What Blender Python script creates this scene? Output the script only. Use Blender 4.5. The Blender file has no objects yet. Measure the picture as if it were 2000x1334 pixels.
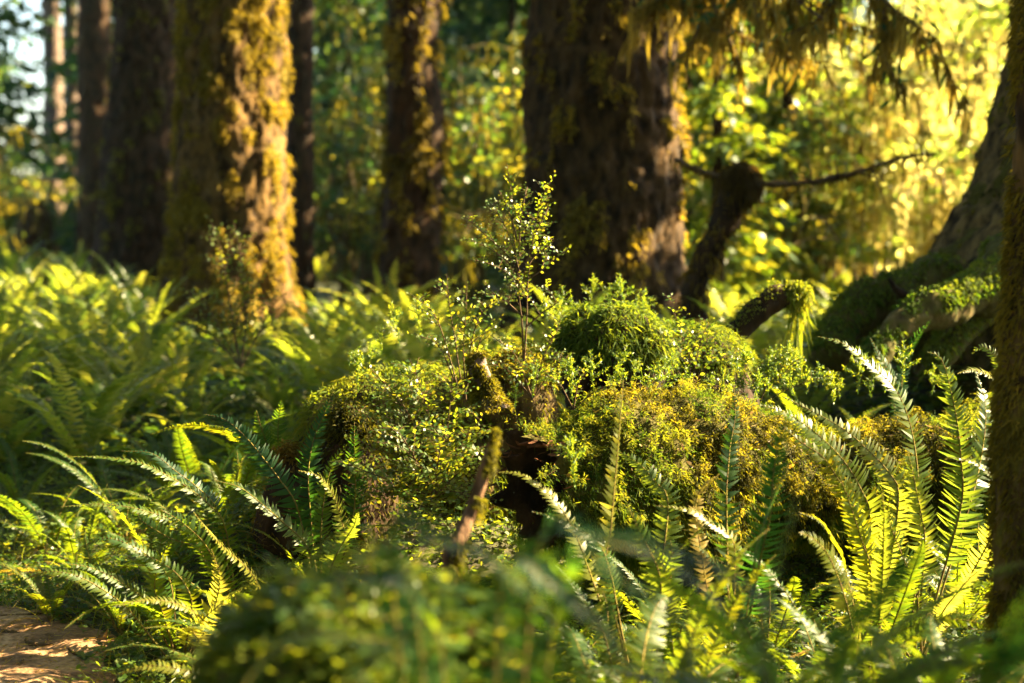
import bpy, math, random
import numpy as np
from mathutils import Vector, Matrix

rad = math.radians
scene = bpy.context.scene
COL = scene.collection
RS = np.random.RandomState(11)
random.seed(5)

# ------------------------------------------------------------------ camera
LENS = 70.0
F = 2000.0 * LENS / 36.0            # focal length in photo pixels
PITCH = math.atan(227.0 / F)
CAMZ = 1.3
cd = bpy.data.cameras.new('camera')
cam = bpy.data.objects.new('camera', cd)
COL.objects.link(cam)
cam.location = (0, 0, CAMZ)
cam.rotation_euler = (math.pi / 2 - PITCH, 0, 0)
cd.lens = LENS
cd.sensor_width = 36
cd.clip_start = 0.05
cd.clip_end = 2000
cd.dof.use_dof = True
cd.dof.focus_distance = 6.1
cd.dof.aperture_fstop = 2.4
cd.dof.aperture_blades = 0
scene.camera = cam

# ------------------------------------------------------------------ light
SUN_EL, SUN_AZ = 30.0, 17.0         # azimuth measured from +X (right) towards +Y (away from camera)
sd = Vector((math.cos(rad(SUN_EL)) * math.cos(rad(SUN_AZ)), math.cos(rad(SUN_EL)) * math.sin(rad(SUN_AZ)), math.sin(rad(SUN_EL))))
w = bpy.data.worlds.new('World')
scene.world = w
w.use_nodes = True
nt = w.node_tree
sky = nt.nodes.new('ShaderNodeTexSky')
sky.sky_type = 'NISHITA'
sky.sun_disc = False
sky.sun_elevation = rad(SUN_EL)
sky.sun_rotation = rad(90 - SUN_AZ)
nt.links.new(sky.outputs[0], nt.nodes['Background'].inputs[0])
nt.nodes['Background'].inputs[1].default_value = 0.05
sl = bpy.data.lights.new('sun', 'SUN')
sl.energy = 5.0
sl.angle = rad(0.5)
sl.color = (1.0, 0.79, 0.43)
so = bpy.data.objects.new('sun', sl)
COL.objects.link(so)
so.rotation_euler = sd.to_track_quat('Z', 'Y').to_euler()
so.location = sd * 60
scene.view_settings.view_transform = 'Standard'
scene.view_settings.look = 'None'
scene.view_settings.exposure = 3.38
scene.view_settings.gamma = 1.0
scene.cycles.max_bounces = 7
scene.cycles.transparent_max_bounces = 6
scene.cycles.diffuse_bounces = 4
scene.cycles.transmission_bounces = 5
scene.cycles.glossy_bounces = 2
scene.cycles.caustics_reflective = False
scene.cycles.caustics_refractive = False
scene.cycles.use_denoising = True
scene.cycles.sample_clamp_indirect = 6.0

# ------------------------------------------------------------------ maths helpers
R_ = np.array((1.0, 0, 0))
FW = np.array((0, math.cos(PITCH), -math.sin(PITCH)))
UP = np.array((0, math.sin(PITCH), math.cos(PITCH)))
CP = np.array((0, 0, CAMZ))


def at(px, py, D):
    "a point D metres away that the photo shows at px, py"
    return CP + FW * D + R_ * ((px - 1000) / F * D) + UP * ((667 - py) / F * D)


def xat(px, D):
    return (px - 1000) / F * D


def _h(ix, iy, iz, s):
    n = (ix * 374761393 + iy * 668265263 + iz * 1274126177 + s * 974711) & 0x7fffffff
    n = ((n ^ (n >> 13)) * 1103515245) & 0x7fffffff
    n = ((n ^ (n >> 15)) * 12345677) & 0x7fffffff
    return ((n ^ (n >> 12)) & 0xffff) / 65535.0


def vn(P, s=0):
    P = np.asarray(P, float)
    i = np.floor(P).astype(np.int64)
    f = P - i
    f = f * f * (3 - 2 * f)
    r = 0
    for a in (0, 1):
        for b in (0, 1):
            for c in (0, 1):
                wgt = (f[:, 0] if a else 1 - f[:, 0]) * (f[:, 1] if b else 1 - f[:, 1]) * (f[:, 2] if c else 1 - f[:, 2])
                r = r + wgt * _h(i[:, 0] + a, i[:, 1] + b, i[:, 2] + c, s)
    return r


def fbm(P, o=4, s=0):
    P = np.asarray(P, float)
    r, a, t = 0, 1.0, 0.0
    for k in range(o):
        r = r + a * vn(P, s + k * 7)
        t += a
        a *= 0.5
        P = P * 2.03 + 3.1
    return r / t


def sm(x):
    x = np.clip(x, 0, 1)
    return x * x * (3 - 2 * x)


def nrm(v):
    v = np.asarray(v, float)
    return v / (np.linalg.norm(v, axis=-1, keepdims=True) + 1e-12)


def spline(pts, n):
    "Catmull-Rom through pts, resampled evenly"
    p = np.array(pts, float)
    q = np.vstack([2 * p[0] - p[1], p, 2 * p[-1] - p[-2]])
    out = []
    for k in range(len(p) - 1):
        t = np.linspace(0, 1, 12, endpoint=False)[:, None]
        a, b, c, d = q[k], q[k + 1], q[k + 2], q[k + 3]
        out.append(0.5 * ((2 * b) + (-a + c) * t + (2 * a - 5 * b + 4 * c - d) * t ** 2 + (-a + 3 * b - 3 * c + d) * t ** 3))
    out.append(p[-1:])
    c = np.vstack(out)
    L = np.concatenate([[0], np.cumsum(np.linalg.norm(np.diff(c, axis=0), axis=1))])
    s = np.linspace(0, L[-1], n)
    return np.stack([np.interp(s, L, c[:, k]) for k in range(c.shape[1])], 1), L[-1]


def H(x, y):
    "ground height"
    x = np.asarray(x, float)
    y = np.asarray(y, float)
    P = np.stack([x * 0.7, y * 0.7, x * 0 + 2.0], -1).reshape(-1, 3)
    nz = (fbm(P, 4, 3).reshape(x.shape) - 0.5)
    m = np.clip(1 - np.exp(-((x + 1.6) / 1.2) ** 2 - ((y - 6.2) / 1.5) ** 2), 0, 1)
    h = 0.40 * sm((y - 6.5) / 5.5)
    h = h + 0.50 * np.exp(-((x - 0.45) / 1.15) ** 2 - ((y - 7.3) / 0.75) ** 2)
    h = h + 0.34 * np.exp(-((x + 0.60) / 0.55) ** 2 - ((y - 6.6) / 0.42) ** 2)
    h = h + 0.30 * np.exp(-((x - 2.7) / 1.2) ** 2 - ((y - 9.9) / 1.2) ** 2)
    h = h + 0.16 * nz * m * (1 + sm((y - 12) / 40) * 3)
    h = h + 6.0 * sm((y - 90) / 120)
    return h


def Hs(x, y):
    return float(H(np.array([x]), np.array([y]))[0])


# ------------------------------------------------------------------ mesh helpers
class MB:
    "collects quads with one value per vertex"

    def __init__(self):
        self.V, self.Q, self.A, self.n = [], [], [], 0

    def add(self, V, Q, a=0.5):
        V = np.asarray(V, float).reshape(-1, 3)
        Q = np.asarray(Q, int).reshape(-1, 4)
        self.V.append(V)
        self.Q.append(Q + self.n)
        self.A.append(np.broadcast_to(np.asarray(a, float), (len(V),)))
        self.n += len(V)
        return self

    def mesh(self, name, mat, smooth=True):
        V = np.vstack(self.V)
        Q = np.vstack(self.Q)
        A = np.concatenate(self.A)
        me = bpy.data.meshes.new(name)
        me.vertices.add(len(V))
        me.vertices.foreach_set('co', V.astype(np.float32).ravel())
        me.loops.add(len(Q) * 4)
        me.loops.foreach_set('vertex_index', Q.astype(np.int32).ravel())
        me.polygons.add(len(Q))
        me.polygons.foreach_set('loop_start', np.arange(0, len(Q) * 4, 4, dtype=np.int32))
        me.update(calc_edges=True)
        if smooth:
            me.polygons.foreach_set('use_smooth', np.ones(len(Q), dtype=bool))
        at_ = me.attributes.new('var', 'FLOAT', 'POINT')
        at_.data.foreach_set('value', A.astype(np.float32))
        me.materials.append(mat)
        return me

    def build(self, name, mat, parent=None, smooth=True, loc=None):
        if loc is not None:
            self.V = [v - np.array(loc) for v in self.V]
        o = bpy.data.objects.new(name, self.mesh(name, mat, smooth))
        COL.objects.link(o)
        if parent is not None:
            o.parent = parent
        elif loc is not None:
            o.location = loc
        return o


def tag(o, label=None, cat=None, group=None, kind=None):
    if label:
        o['label'] = label
    if cat:
        o['category'] = cat
    if group:
        o['group'] = group
    if kind:
        o['kind'] = kind
    return o


def empty(name, loc, label=None, cat=None, group=None, rz=0):
    o = bpy.data.objects.new(name, None)
    o.empty_display_size = 0.1
    COL.objects.link(o)
    o.location = loc
    o.rotation_euler = (0, 0, rz)
    return tag(o, label, cat, group)


def child(name, me, parent):
    o = bpy.data.objects.new(name, me)
    COL.objects.link(o)
    o.parent = parent
    return o


def copy_tree(o, parent=None):
    c = o.copy()
    COL.objects.link(c)
    c.parent = parent
    for ch in list(o.children):
        copy_tree(ch, c)
    return c


def frames(P, hint=(0, 0, 1)):
    T = nrm(np.gradient(P, axis=0))
    h = np.broadcast_to(np.array(hint, float), P.shape)
    S = np.cross(T, h)
    bad = np.linalg.norm(S, axis=1) < 0.15
    S[bad] = np.cross(T[bad], np.array((0.3, 1, 0.1)))
    S = nrm(S)
    for k in range(1, len(S)):
        if np.dot(S[k], S[k - 1]) < 0:
            S[k] = -S[k]
    return T, S, nrm(np.cross(S, T))


def tube(mb, P, r, sides=6, a=0.5, rough=0.0, seed=0, cap=True):
    P = np.asarray(P, float)
    n = len(P)
    r = np.broadcast_to(np.asarray(r, float), (n,))
    T, S, N = frames(P)
    th = np.linspace(0, 2 * math.pi, sides, endpoint=False)
    D = S[:, None] * np.cos(th)[None, :, None] + N[:, None] * np.sin(th)[None, :, None]
    rr = np.repeat(r[:, None], sides, 1)
    if rough:
        W = (P[:, None] + D * r[:, None, None]).reshape(-1, 3)
        rr = rr * (1 + rough * (fbm(W * 9 + seed, 3).reshape(n, sides) - 0.5) * 2)
    V = P[:, None] + D * rr[..., None]
    i = np.arange(n - 1)[:, None]
    j = np.arange(sides)[None]
    jn = (j + 1) % sides
    Q = np.stack([i * sides + j, i * sides + jn, (i + 1) * sides + jn, (i + 1) * sides + j], -1).reshape(-1, 4)
    V = V.reshape(-1, 3)
    if cap:
        m = len(V)
        V = np.vstack([V, P[0], P[-1]])
        jj = np.arange(0, sides, 2)
        e0 = np.stack([jj, np.full_like(jj, m), (jj + 2) % sides, (jj + 1) % sides], -1)
        b = (n - 1) * sides
        e1 = np.stack([b + jj, b + (jj + 1) % sides, b + (jj + 2) % sides, np.full_like(jj, m + 1)], -1)
        Q = np.vstack([Q, e0, e1])
    mb.add(V, Q, a)
    return V[:n * sides], D.reshape(-1, 3)


def strips(mb, P, dirs, nor, L, W, prof, bend, a):
    """many little leaves at once. P base points, dirs growth direction, nor face normal, L length, W half width,
    prof list of relative half widths, bend sideways droop vector per strip"""
    P = np.asarray(P, float)
    n = len(P)
    k = len(prof)
    t = np.linspace(0, 1, k)
    dirs = nrm(dirs)
    side = nrm(np.cross(dirs, nor))
    L = np.broadcast_to(np.asarray(L, float), (n,))
    W = np.broadcast_to(np.asarray(W, float), (n,))
    C = P[:, None] + dirs[:, None] * (t[None, :, None] * L[:, None, None]) + bend[:, None] * (t ** 2)[None, :, None]
    wv = side[:, None] * (np.array(prof)[None, :, None] * W[:, None, None])
    V = np.stack([C - wv, C + wv], 2).reshape(-1, 3)
    b = (np.arange(n) * 2 * k)[:, None]
    s = (np.arange(k - 1) * 2)[None]
    Q = np.stack([b + s, b + s + 1, b + s + 3, b + s + 2], -1).reshape(-1, 4)
    A = np.repeat(np.broadcast_to(np.asarray(a, float), (n,)), 2 * k)
    mb.add(V, Q, A)


def rdir(n, up=0.0, rs=RS):
    v = rs.normal(size=(n, 3))
    v[:, 2] += up
    return nrm(v)


# ------------------------------------------------------------------ materials
def new_mat(name):
    m = bpy.data.materials.new(name)
    m.use_nodes = True
    t = m.node_tree
    t.nodes.clear()
    out = t.nodes.new('ShaderNodeOutputMaterial')
    return m, t, out


def ramp(t, fac, stops):
    r = t.nodes.new('ShaderNodeValToRGB')
    e = r.color_ramp.elements
    while len(e) < len(stops):
        e.new(0.5)
    for x, (p, c) in zip(e, stops):
        x.position = p
        x.color = (*c, 1)
    t.links.new(fac, r.inputs[0])
    return r.outputs[0]


def math_(t, op, a, b):
    n = t.nodes.new('ShaderNodeMath')
    n.operation = op
    for k, v in enumerate((a, b)):
        if isinstance(v, (int, float)):
            n.inputs[k].default_value = v
        else:
            t.links.new(v, n.inputs[k])
    return n.outputs[0]


def noise_(t, scale, detail=3, vec=None, stretch=None):
    n = t.nodes.new('ShaderNodeTexNoise')
    n.inputs['Scale'].default_value = scale
    n.inputs['Detail'].default_value = detail
    if stretch:
        mp = t.nodes.new('ShaderNodeMapping')
        mp.inputs['Scale'].default_value = stretch
        t.links.new(vec, mp.inputs[0])
        vec = mp.outputs[0]
    if vec is not None:
        t.links.new(vec, n.inputs['Vector'])
    return n.outputs[0]


def leaf_mat(name, cols, trans, tfac=0.45, rough=0.45, spec=0.35, objvar=0.35):
    "cols: three base colours by tone, which on some fronds carries sun and shade; trans: three colours of the light that comes through"
    m, t, out = new_mat(name)
    a = t.nodes.new('ShaderNodeAttribute')
    a.attribute_name = 'var'
    oi = t.nodes.new('ShaderNodeObjectInfo')
    f = math_(t, 'ADD', a.outputs['Fac'], math_(t, 'MULTIPLY', math_(t, 'SUBTRACT', oi.outputs['Random'], 0.5), objvar))
    c = ramp(t, f, [(0.1, cols[0]), (0.5, cols[1]), (0.92, cols[2])])
    c2 = ramp(t, f, [(0.1, trans[0]), (0.5, trans[1]), (0.92, trans[2])])
    p = t.nodes.new('ShaderNodeBsdfPrincipled')
    p.inputs['Roughness'].default_value = rough
    p.inputs['Specular IOR Level'].default_value = spec
    t.links.new(c, p.inputs['Base Color'])
    tr = t.nodes.new('ShaderNodeBsdfTranslucent')
    t.links.new(c2, tr.inputs[0])
    mx = t.nodes.new('ShaderNodeMixShader')
    mx.inputs[0].default_value = tfac
    t.links.new(p.outputs[0], mx.inputs[1])
    t.links.new(tr.outputs[0], mx.inputs[2])
    t.links.new(mx.outputs[0], out.inputs[0])
    return m


def bark_mat(name, dark, light, moss, mossamt=0.5, stretch=(5, 5, 2.6), bump=0.6):
    m, t, out = new_mat(name)
    tc = t.nodes.new('ShaderNodeTexCoord')
    v = tc.outputs['Object']
    n1 = noise_(t, 3.0, 6, v, stretch)
    n2 = noise_(t, 30.0, 4, v)
    n3 = noise_(t, 1.6, 5, v)
    base = ramp(t, n1, [(0.35, dark), (0.62, light)])
    a = t.nodes.new('ShaderNodeAttribute')
    a.attribute_name = 'var'
    f = math_(t, 'ADD', math_(t, 'MULTIPLY', n3, 0.5), math_(t, 'MULTIPLY', n2, 0.25))
    f = math_(t, 'ADD', f, math_(t, 'MULTIPLY', a.outputs['Fac'], 0.6))
    mr = t.nodes.new('ShaderNodeMapRange')
    mr.inputs[1].default_value = 0.80 - 0.35 * mossamt
    mr.inputs[2].default_value = 0.92 - 0.35 * mossamt
    t.links.new(f, mr.inputs[0])
    mossc = ramp(t, n2, [(0.3, tuple(x * 0.5 for x in moss)), (0.7, moss)])
    mx = t.nodes.new('ShaderNodeMix')
    mx.data_type = 'RGBA'
    t.links.new(mr.outputs[0], mx.inputs['Factor'])
    t.links.new(base, mx.inputs['A'])
    t.links.new(mossc, mx.inputs['B'])
    p = t.nodes.new('ShaderNodeBsdfPrincipled')
    p.inputs['Roughness'].default_value = 0.9
    p.inputs['Specular IOR Level'].default_value = 0.2
    t.links.new(mx.outputs['Result'], p.inputs['Base Color'])
    b = t.nodes.new('ShaderNodeBump')
    b.inputs['Strength'].default_value = bump
    b.inputs['Distance'].default_value = 0.05
    t.links.new(math_(t, 'ADD', n1, math_(t, 'MULTIPLY', n2, 0.3)), b.inputs['Height'])
    t.links.new(b.outputs[0], p.inputs['Normal'])
    t.links.new(p.outputs[0], out.inputs[0])
    return m


M = {}
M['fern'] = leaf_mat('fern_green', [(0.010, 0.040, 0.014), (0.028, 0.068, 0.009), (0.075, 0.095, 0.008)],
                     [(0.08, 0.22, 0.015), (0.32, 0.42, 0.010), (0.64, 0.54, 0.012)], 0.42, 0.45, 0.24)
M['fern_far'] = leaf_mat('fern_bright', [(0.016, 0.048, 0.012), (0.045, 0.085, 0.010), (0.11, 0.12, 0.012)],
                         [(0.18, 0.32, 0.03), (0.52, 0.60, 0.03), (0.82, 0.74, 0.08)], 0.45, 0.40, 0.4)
M['fern_old'] = leaf_mat('fern_yellowed', [(0.16, 0.08, 0.02), (0.22, 0.14, 0.02), (0.25, 0.18, 0.03)],
                         [(0.5, 0.28, 0.03), (0.6, 0.42, 0.03), (0.6, 0.5, 0.05)], 0.4, 0.5)
M['small_leaf'] = leaf_mat('small_leaf', [(0.02, 0.06, 0.010), (0.04, 0.10, 0.012), (0.09, 0.13, 0.014)],
                           [(0.24, 0.36, 0.012), (0.46, 0.50, 0.02), (0.68, 0.56, 0.03)], 0.42, 0.42, 0.5)
M['cover'] = leaf_mat('cover_leaf', [(0.014, 0.045, 0.012), (0.034, 0.078, 0.011), (0.07, 0.11, 0.012)],
                      [(0.14, 0.28, 0.015), (0.32, 0.42, 0.018), (0.56, 0.52, 0.02)], 0.4, 0.5, 0.4)
M['maple'] = leaf_mat('maple_leaf', [(0.04, 0.09, 0.015), (0.15, 0.19, 0.03), (0.36, 0.32, 0.10)],
                      [(0.24, 0.44, 0.03), (0.62, 0.72, 0.07), (0.98, 0.92, 0.28)], 0.52, 0.4, 0.45)
M['maple_green'] = leaf_mat('green_maple_leaf', [(0.010, 0.035, 0.014), (0.022, 0.06, 0.014), (0.06, 0.08, 0.012)],
                            [(0.05, 0.16, 0.03), (0.20, 0.30, 0.02), (0.80, 0.62, 0.03)], 0.42, 0.4, 0.45)
M['conifer'] = leaf_mat('conifer_needles', [(0.012, 0.045, 0.022), (0.025, 0.075, 0.025), (0.05, 0.10, 0.02)],
                        [(0.05, 0.16, 0.03), (0.12, 0.25, 0.03), (0.3, 0.36, 0.04)], 0.35, 0.5, 0.3)
M['seedling'] = leaf_mat('seedling_needles', [(0.03, 0.085, 0.012), (0.06, 0.13, 0.014), (0.11, 0.17, 0.014)],
                         [(0.22, 0.36, 0.02), (0.38, 0.48, 0.02), (0.55, 0.54, 0.02)], 0.4, 0.45, 0.4)
M['moss'] = leaf_mat('moss', [(0.016, 0.017, 0.003), (0.075, 0.070, 0.006), (0.18, 0.155, 0.012)],
                     [(0.04, 0.045, 0.005), (0.22, 0.20, 0.010), (0.58, 0.45, 0.02)], 0.38, 0.8, 0.15)
M['moss_gold'] = leaf_mat('moss_gold', [(0.05, 0.038, 0.005), (0.15, 0.105, 0.010), (0.27, 0.18, 0.018)],
                          [(0.14, 0.11, 0.01), (0.42, 0.30, 0.015), (0.70, 0.48, 0.03)], 0.35, 0.8, 0.15)
M['moss_green'] = leaf_mat('moss_green', [(0.03, 0.065, 0.008), (0.08, 0.12, 0.012), (0.16, 0.16, 0.016)],
                           [(0.10, 0.20, 0.01), (0.30, 0.36, 0.015), (0.5, 0.46, 0.02)], 0.38, 0.8, 0.15)
M['moss_brown'] = leaf_mat('moss_brown', [(0.06, 0.035, 0.008), (0.13, 0.085, 0.012), (0.22, 0.15, 0.02)],
                           [(0.16, 0.09, 0.01), (0.40, 0.27, 0.02), (0.65, 0.48, 0.06)], 0.38, 0.8, 0.15)
M['moss_pale'] = leaf_mat('moss_pale', [(0.12, 0.08, 0.015), (0.34, 0.26, 0.06), (0.50, 0.42, 0.16)],
                          [(0.3, 0.2, 0.03), (0.7, 0.55, 0.10), (0.9, 0.8, 0.3)], 0.45, 0.8, 0.15)
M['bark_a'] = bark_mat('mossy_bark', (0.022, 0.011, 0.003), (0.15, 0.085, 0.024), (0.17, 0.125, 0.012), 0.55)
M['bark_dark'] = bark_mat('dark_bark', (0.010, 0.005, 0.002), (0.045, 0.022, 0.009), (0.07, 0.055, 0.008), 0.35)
M['bark_f'] = bark_mat('scaly_bark', (0.012, 0.006, 0.002), (0.075, 0.040, 0.012), (0.12, 0.09, 0.010), 0.42)
M['bark_g'] = bark_mat('mossy_root_bark', (0.020, 0.012, 0.004), (0.18, 0.115, 0.038), (0.085, 0.075, 0.008), 0.5)
M['bark_log'] = bark_mat('log_bark', (0.02, 0.012, 0.005), (0.06, 0.035, 0.015), (0.075, 0.065, 0.006), 0.75)
M['bark_pale'] = bark_mat('grey_bark', (0.07, 0.05, 0.045), (0.24, 0.17, 0.14), (0.09, 0.09, 0.03), 0.2)
M['wood'] = bark_mat('rotting_wood', (0.03, 0.012, 0.006), (0.22, 0.085, 0.035), (0.12, 0.11, 0.01), 0.15, (2, 14, 14))
M['twig'] = bark_mat('twig_bark', (0.05, 0.03, 0.015), (0.13, 0.08, 0.04), (0.08, 0.10, 0.015), 0.3, (9, 9, 9), 0.2)
M['stick'] = bark_mat('weathered_stick', (0.05, 0.025, 0.012), (0.20, 0.11, 0.06), (0.12, 0.11, 0.01), 0.1, (14, 14, 3))
M['rachis'] = bark_mat('fern_stalk', (0.10, 0.06, 0.02), (0.20, 0.16, 0.03), (0.08, 0.13, 0.02), 0.3, (9, 9, 9), 0.1)


def ground_mat():
    m, t, out = new_mat('forest_floor')
    tc = t.nodes.new('ShaderNodeTexCoord')
    v = tc.outputs['Object']
    n1 = noise_(t, 1.3, 6, v)
    n2 = noise_(t, 22, 5, v)
    c = ramp(t, n1, [(0.35, (0.035, 0.022, 0.010)), (0.5, (0.05, 0.055, 0.012)), (0.65, (0.06, 0.08, 0.015))])
    c2 = ramp(t, n2, [(0.35, (0.35, 0.35, 0.35)), (0.7, (1.3, 1.2, 1.0))])
    mx = t.nodes.new('ShaderNodeMix')
    mx.data_type = 'RGBA'
    mx.blend_type = 'MULTIPLY'
    mx.inputs['Factor'].default_value = 1
    t.links.new(c, mx.inputs['A'])
    t.links.new(c2, mx.inputs['B'])
    p = t.nodes.new('ShaderNodeBsdfPrincipled')
    p.inputs['Roughness'].default_value = 0.95
    t.links.new(mx.outputs['Result'], p.inputs['Base Color'])
    b = t.nodes.new('ShaderNodeBump')
    b.inputs['Strength'].default_value = 0.7
    b.inputs['Distance'].default_value = 0.03
    t.links.new(n2, b.inputs['Height'])
    t.links.new(b.outputs[0], p.inputs['Normal'])
    t.links.new(p.outputs[0], out.inputs[0])
    return m


def path_mat():
    m, t, out = new_mat('trodden_earth')
    tc = t.nodes.new('ShaderNodeTexCoord')
    v = tc.outputs['Object']
    n1 = noise_(t, 5, 6, v)
    n2 = noise_(t, 60, 5, v)
    c = ramp(t, n1, [(0.3, (0.10, 0.050, 0.020)), (0.5, (0.30, 0.165, 0.08)), (0.7, (0.46, 0.30, 0.16))])
    c2 = ramp(t, n2, [(0.35, (0.4, 0.35, 0.3)), (0.6, (1.1, 1.1, 1.1))])
    mx = t.nodes.new('ShaderNodeMix')
    mx.data_type = 'RGBA'
    mx.blend_type = 'MULTIPLY'
    mx.inputs['Factor'].default_value = 0.8
    t.links.new(c, mx.inputs['A'])
    t.links.new(c2, mx.inputs['B'])
    p = t.nodes.new('ShaderNodeBsdfPrincipled')
    p.inputs['Roughness'].default_value = 0.9
    t.links.new(mx.outputs['Result'], p.inputs['Base Color'])
    b = t.nodes.new('ShaderNodeBump')
    b.inputs['Strength'].default_value = 0.8
    b.inputs['Distance'].default_value = 0.02
    t.links.new(math_(t, 'ADD', n1, math_(t, 'MULTIPLY', n2, 0.4)), b.inputs['Height'])
    t.links.new(b.outputs[0], p.inputs['Normal'])
    t.links.new(p.outputs[0], out.inputs[0])
    return m


# ------------------------------------------------------------------ ground and path
def grid(xs, ys, f, mat, name, kind=None):
    X, Y = np.meshgrid(xs, ys)
    Z = f(X, Y)
    V = np.stack([X, Y, Z], -1).reshape(-1, 3)
    nx = len(xs)
    i = np.arange(len(ys) - 1)[:, None]
    j = np.arange(nx - 1)[None]
    Q = np.stack([i * nx + j, i * nx + j + 1, (i + 1) * nx + j + 1, (i + 1) * nx + j], -1).reshape(-1, 4)
    o = MB().add(V, Q).build(name, mat)
    if kind:
        tag(o, kind=kind)
    return o


def warp(a, b, n, p=3.0):
    t = np.linspace(-1, 1, n)
    return (a + b) / 2 + (b - a) / 2 * np.sign(t) * np.abs(t) ** p


gx = np.unique(np.concatenate([np.linspace(-6, 6, 180), warp(-400, 400, 90, 3)]))
gy = np.unique(np.concatenate([np.linspace(-3, 22, 260), np.linspace(22, 120, 90), np.linspace(120, 500, 20), np.linspace(-300, -3, 20)]))
grid(gx, gy, H, ground_mat(), 'ground', 'structure')


def path_edge(y):
    "x of the right edge of the path"
    return -1.10 - 0.62 * sm((y - 5.6) / 1.3) - 0.55 * np.clip(y - 6.7, 0, 3) + 0.06 * np.sin(y * 5.3) + 0.03 * np.sin(y * 13.7)


def build_path():
    ys = np.linspace(3.0, 7.6, 150)
    rows = []
    nx = 90
    for y in ys:
        x1 = path_edge(y)
        x0 = min(-3.6, x1 - 0.3)
        rows.append(np.stack([np.linspace(x0, x1, nx), np.full(nx, y)], -1))
    XY = np.array(rows)
    Z = H(XY[..., 0], XY[..., 1]) + 0.012
    P = np.concatenate([XY * 9, XY[..., :1] * 0], -1).reshape(-1, 3)
    Z = Z + 0.045 * (fbm(P, 4, 8).reshape(Z.shape) - 0.35)
    edge = np.minimum(np.linspace(1, 0, nx)[None] * 14, 1)
    Z = np.where(edge < 1, Z * edge + (H(XY[..., 0], XY[..., 1]) + 0.004) * (1 - edge), Z)
    V = np.concatenate([XY, Z[..., None]], -1).reshape(-1, 3)
    i = np.arange(len(ys) - 1)[:, None]
    j = np.arange(nx - 1)[None]
    Q = np.stack([i * nx + j, i * nx + j + 1, (i + 1) * nx + j + 1, (i + 1) * nx + j], -1).reshape(-1, 4)
    tag(MB().add(V, Q).build('path', path_mat()), kind='structure')


build_path()

for k, (pts, r, lab) in enumerate([
    ([(-40, 1260, 6.3), (30, 1262, 6.25), (60, 1285, 6.1), (120, 1290, 6.05), (170, 1310, 5.9)], 0.012, 'thin brown root crossing the bare earth path at the lower left'),
    ([(-40, 1232, 6.5), (20, 1236, 6.5), (70, 1228, 6.5), (110, 1222, 6.55)], 0.009, 'dark root lying along the upper edge of the earth path'),
    ([(20, 1345, 5.7), (45, 1312, 5.9), (52, 1288, 6.05)], 0.008, 'short forked root at the very bottom left corner of the path')]):
    mb = MB()
    pp = []
    for (a, b, D) in pts:
        q = at(a, b, D)
        pp.append((q[0], q[1], Hs(q[0], q[1]) + 0.012))
    c, L = spline(pp, 30)
    tube(mb, c, np.linspace(r, r * 0.5, 30), 7, 0.3, 0.5, k)
    tag(mb.build('root', M['twig'], loc=tuple(c[0])), lab, 'root', 'roots on the path')


# ------------------------------------------------------------------ moss fuzz
def fuzz(mb, P, N, n, L, W, down=0.6, rs=RS, jitter=0.01, prof=(0.7, 1.0, 0.6, 0.05), var=None):
    idx = rs.randint(0, len(P), n)
    p = P[idx] + rs.normal(size=(n, 3)) * jitter
    d = nrm(N[idx] + rs.normal(size=(n, 3)) * 0.55 + np.array((0, 0, -0.35 * down)))
    l = L * rs.uniform(0.5, 1.4, n)
    b = np.zeros((n, 3))
    b[:, 2] = -l * down * rs.uniform(0.3, 1.2, n)
    nn = nrm(rs.normal(size=(n, 3)))
    a = np.clip(fbm(p * 5, 3, 4) * 0.9 - 0.2 + rs.uniform(0, 0.5, n), 0, 1) if var is None else var[idx] + rs.uniform(-0.2, 0.2, n)
    strips(mb, p, d, nn, l, W * rs.uniform(0.6, 1.4, n), prof, b, a)


def strands(mb, P, n, L, W, rs=RS):
    "hanging moss beards from points P"
    idx = rs.randint(0, len(P), n)
    p = P[idx] + rs.normal(size=(n, 3)) * 0.012
    l = L * rs.uniform(0.3, 1.3, n) ** 1.3
    d = nrm(np.stack([rs.normal(size=n) * 0.18, rs.normal(size=n) * 0.18, -np.ones(n)], -1))
    strips(mb, p, d, nrm(rs.normal(size=(n, 3))), l, W * rs.uniform(0.5, 1.5, n), (0.6, 1, 0.9, 0.6, 0.1),
           rs.normal(size=(n, 3)) * 0.02, rs.uniform(0, 1, n))


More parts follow.
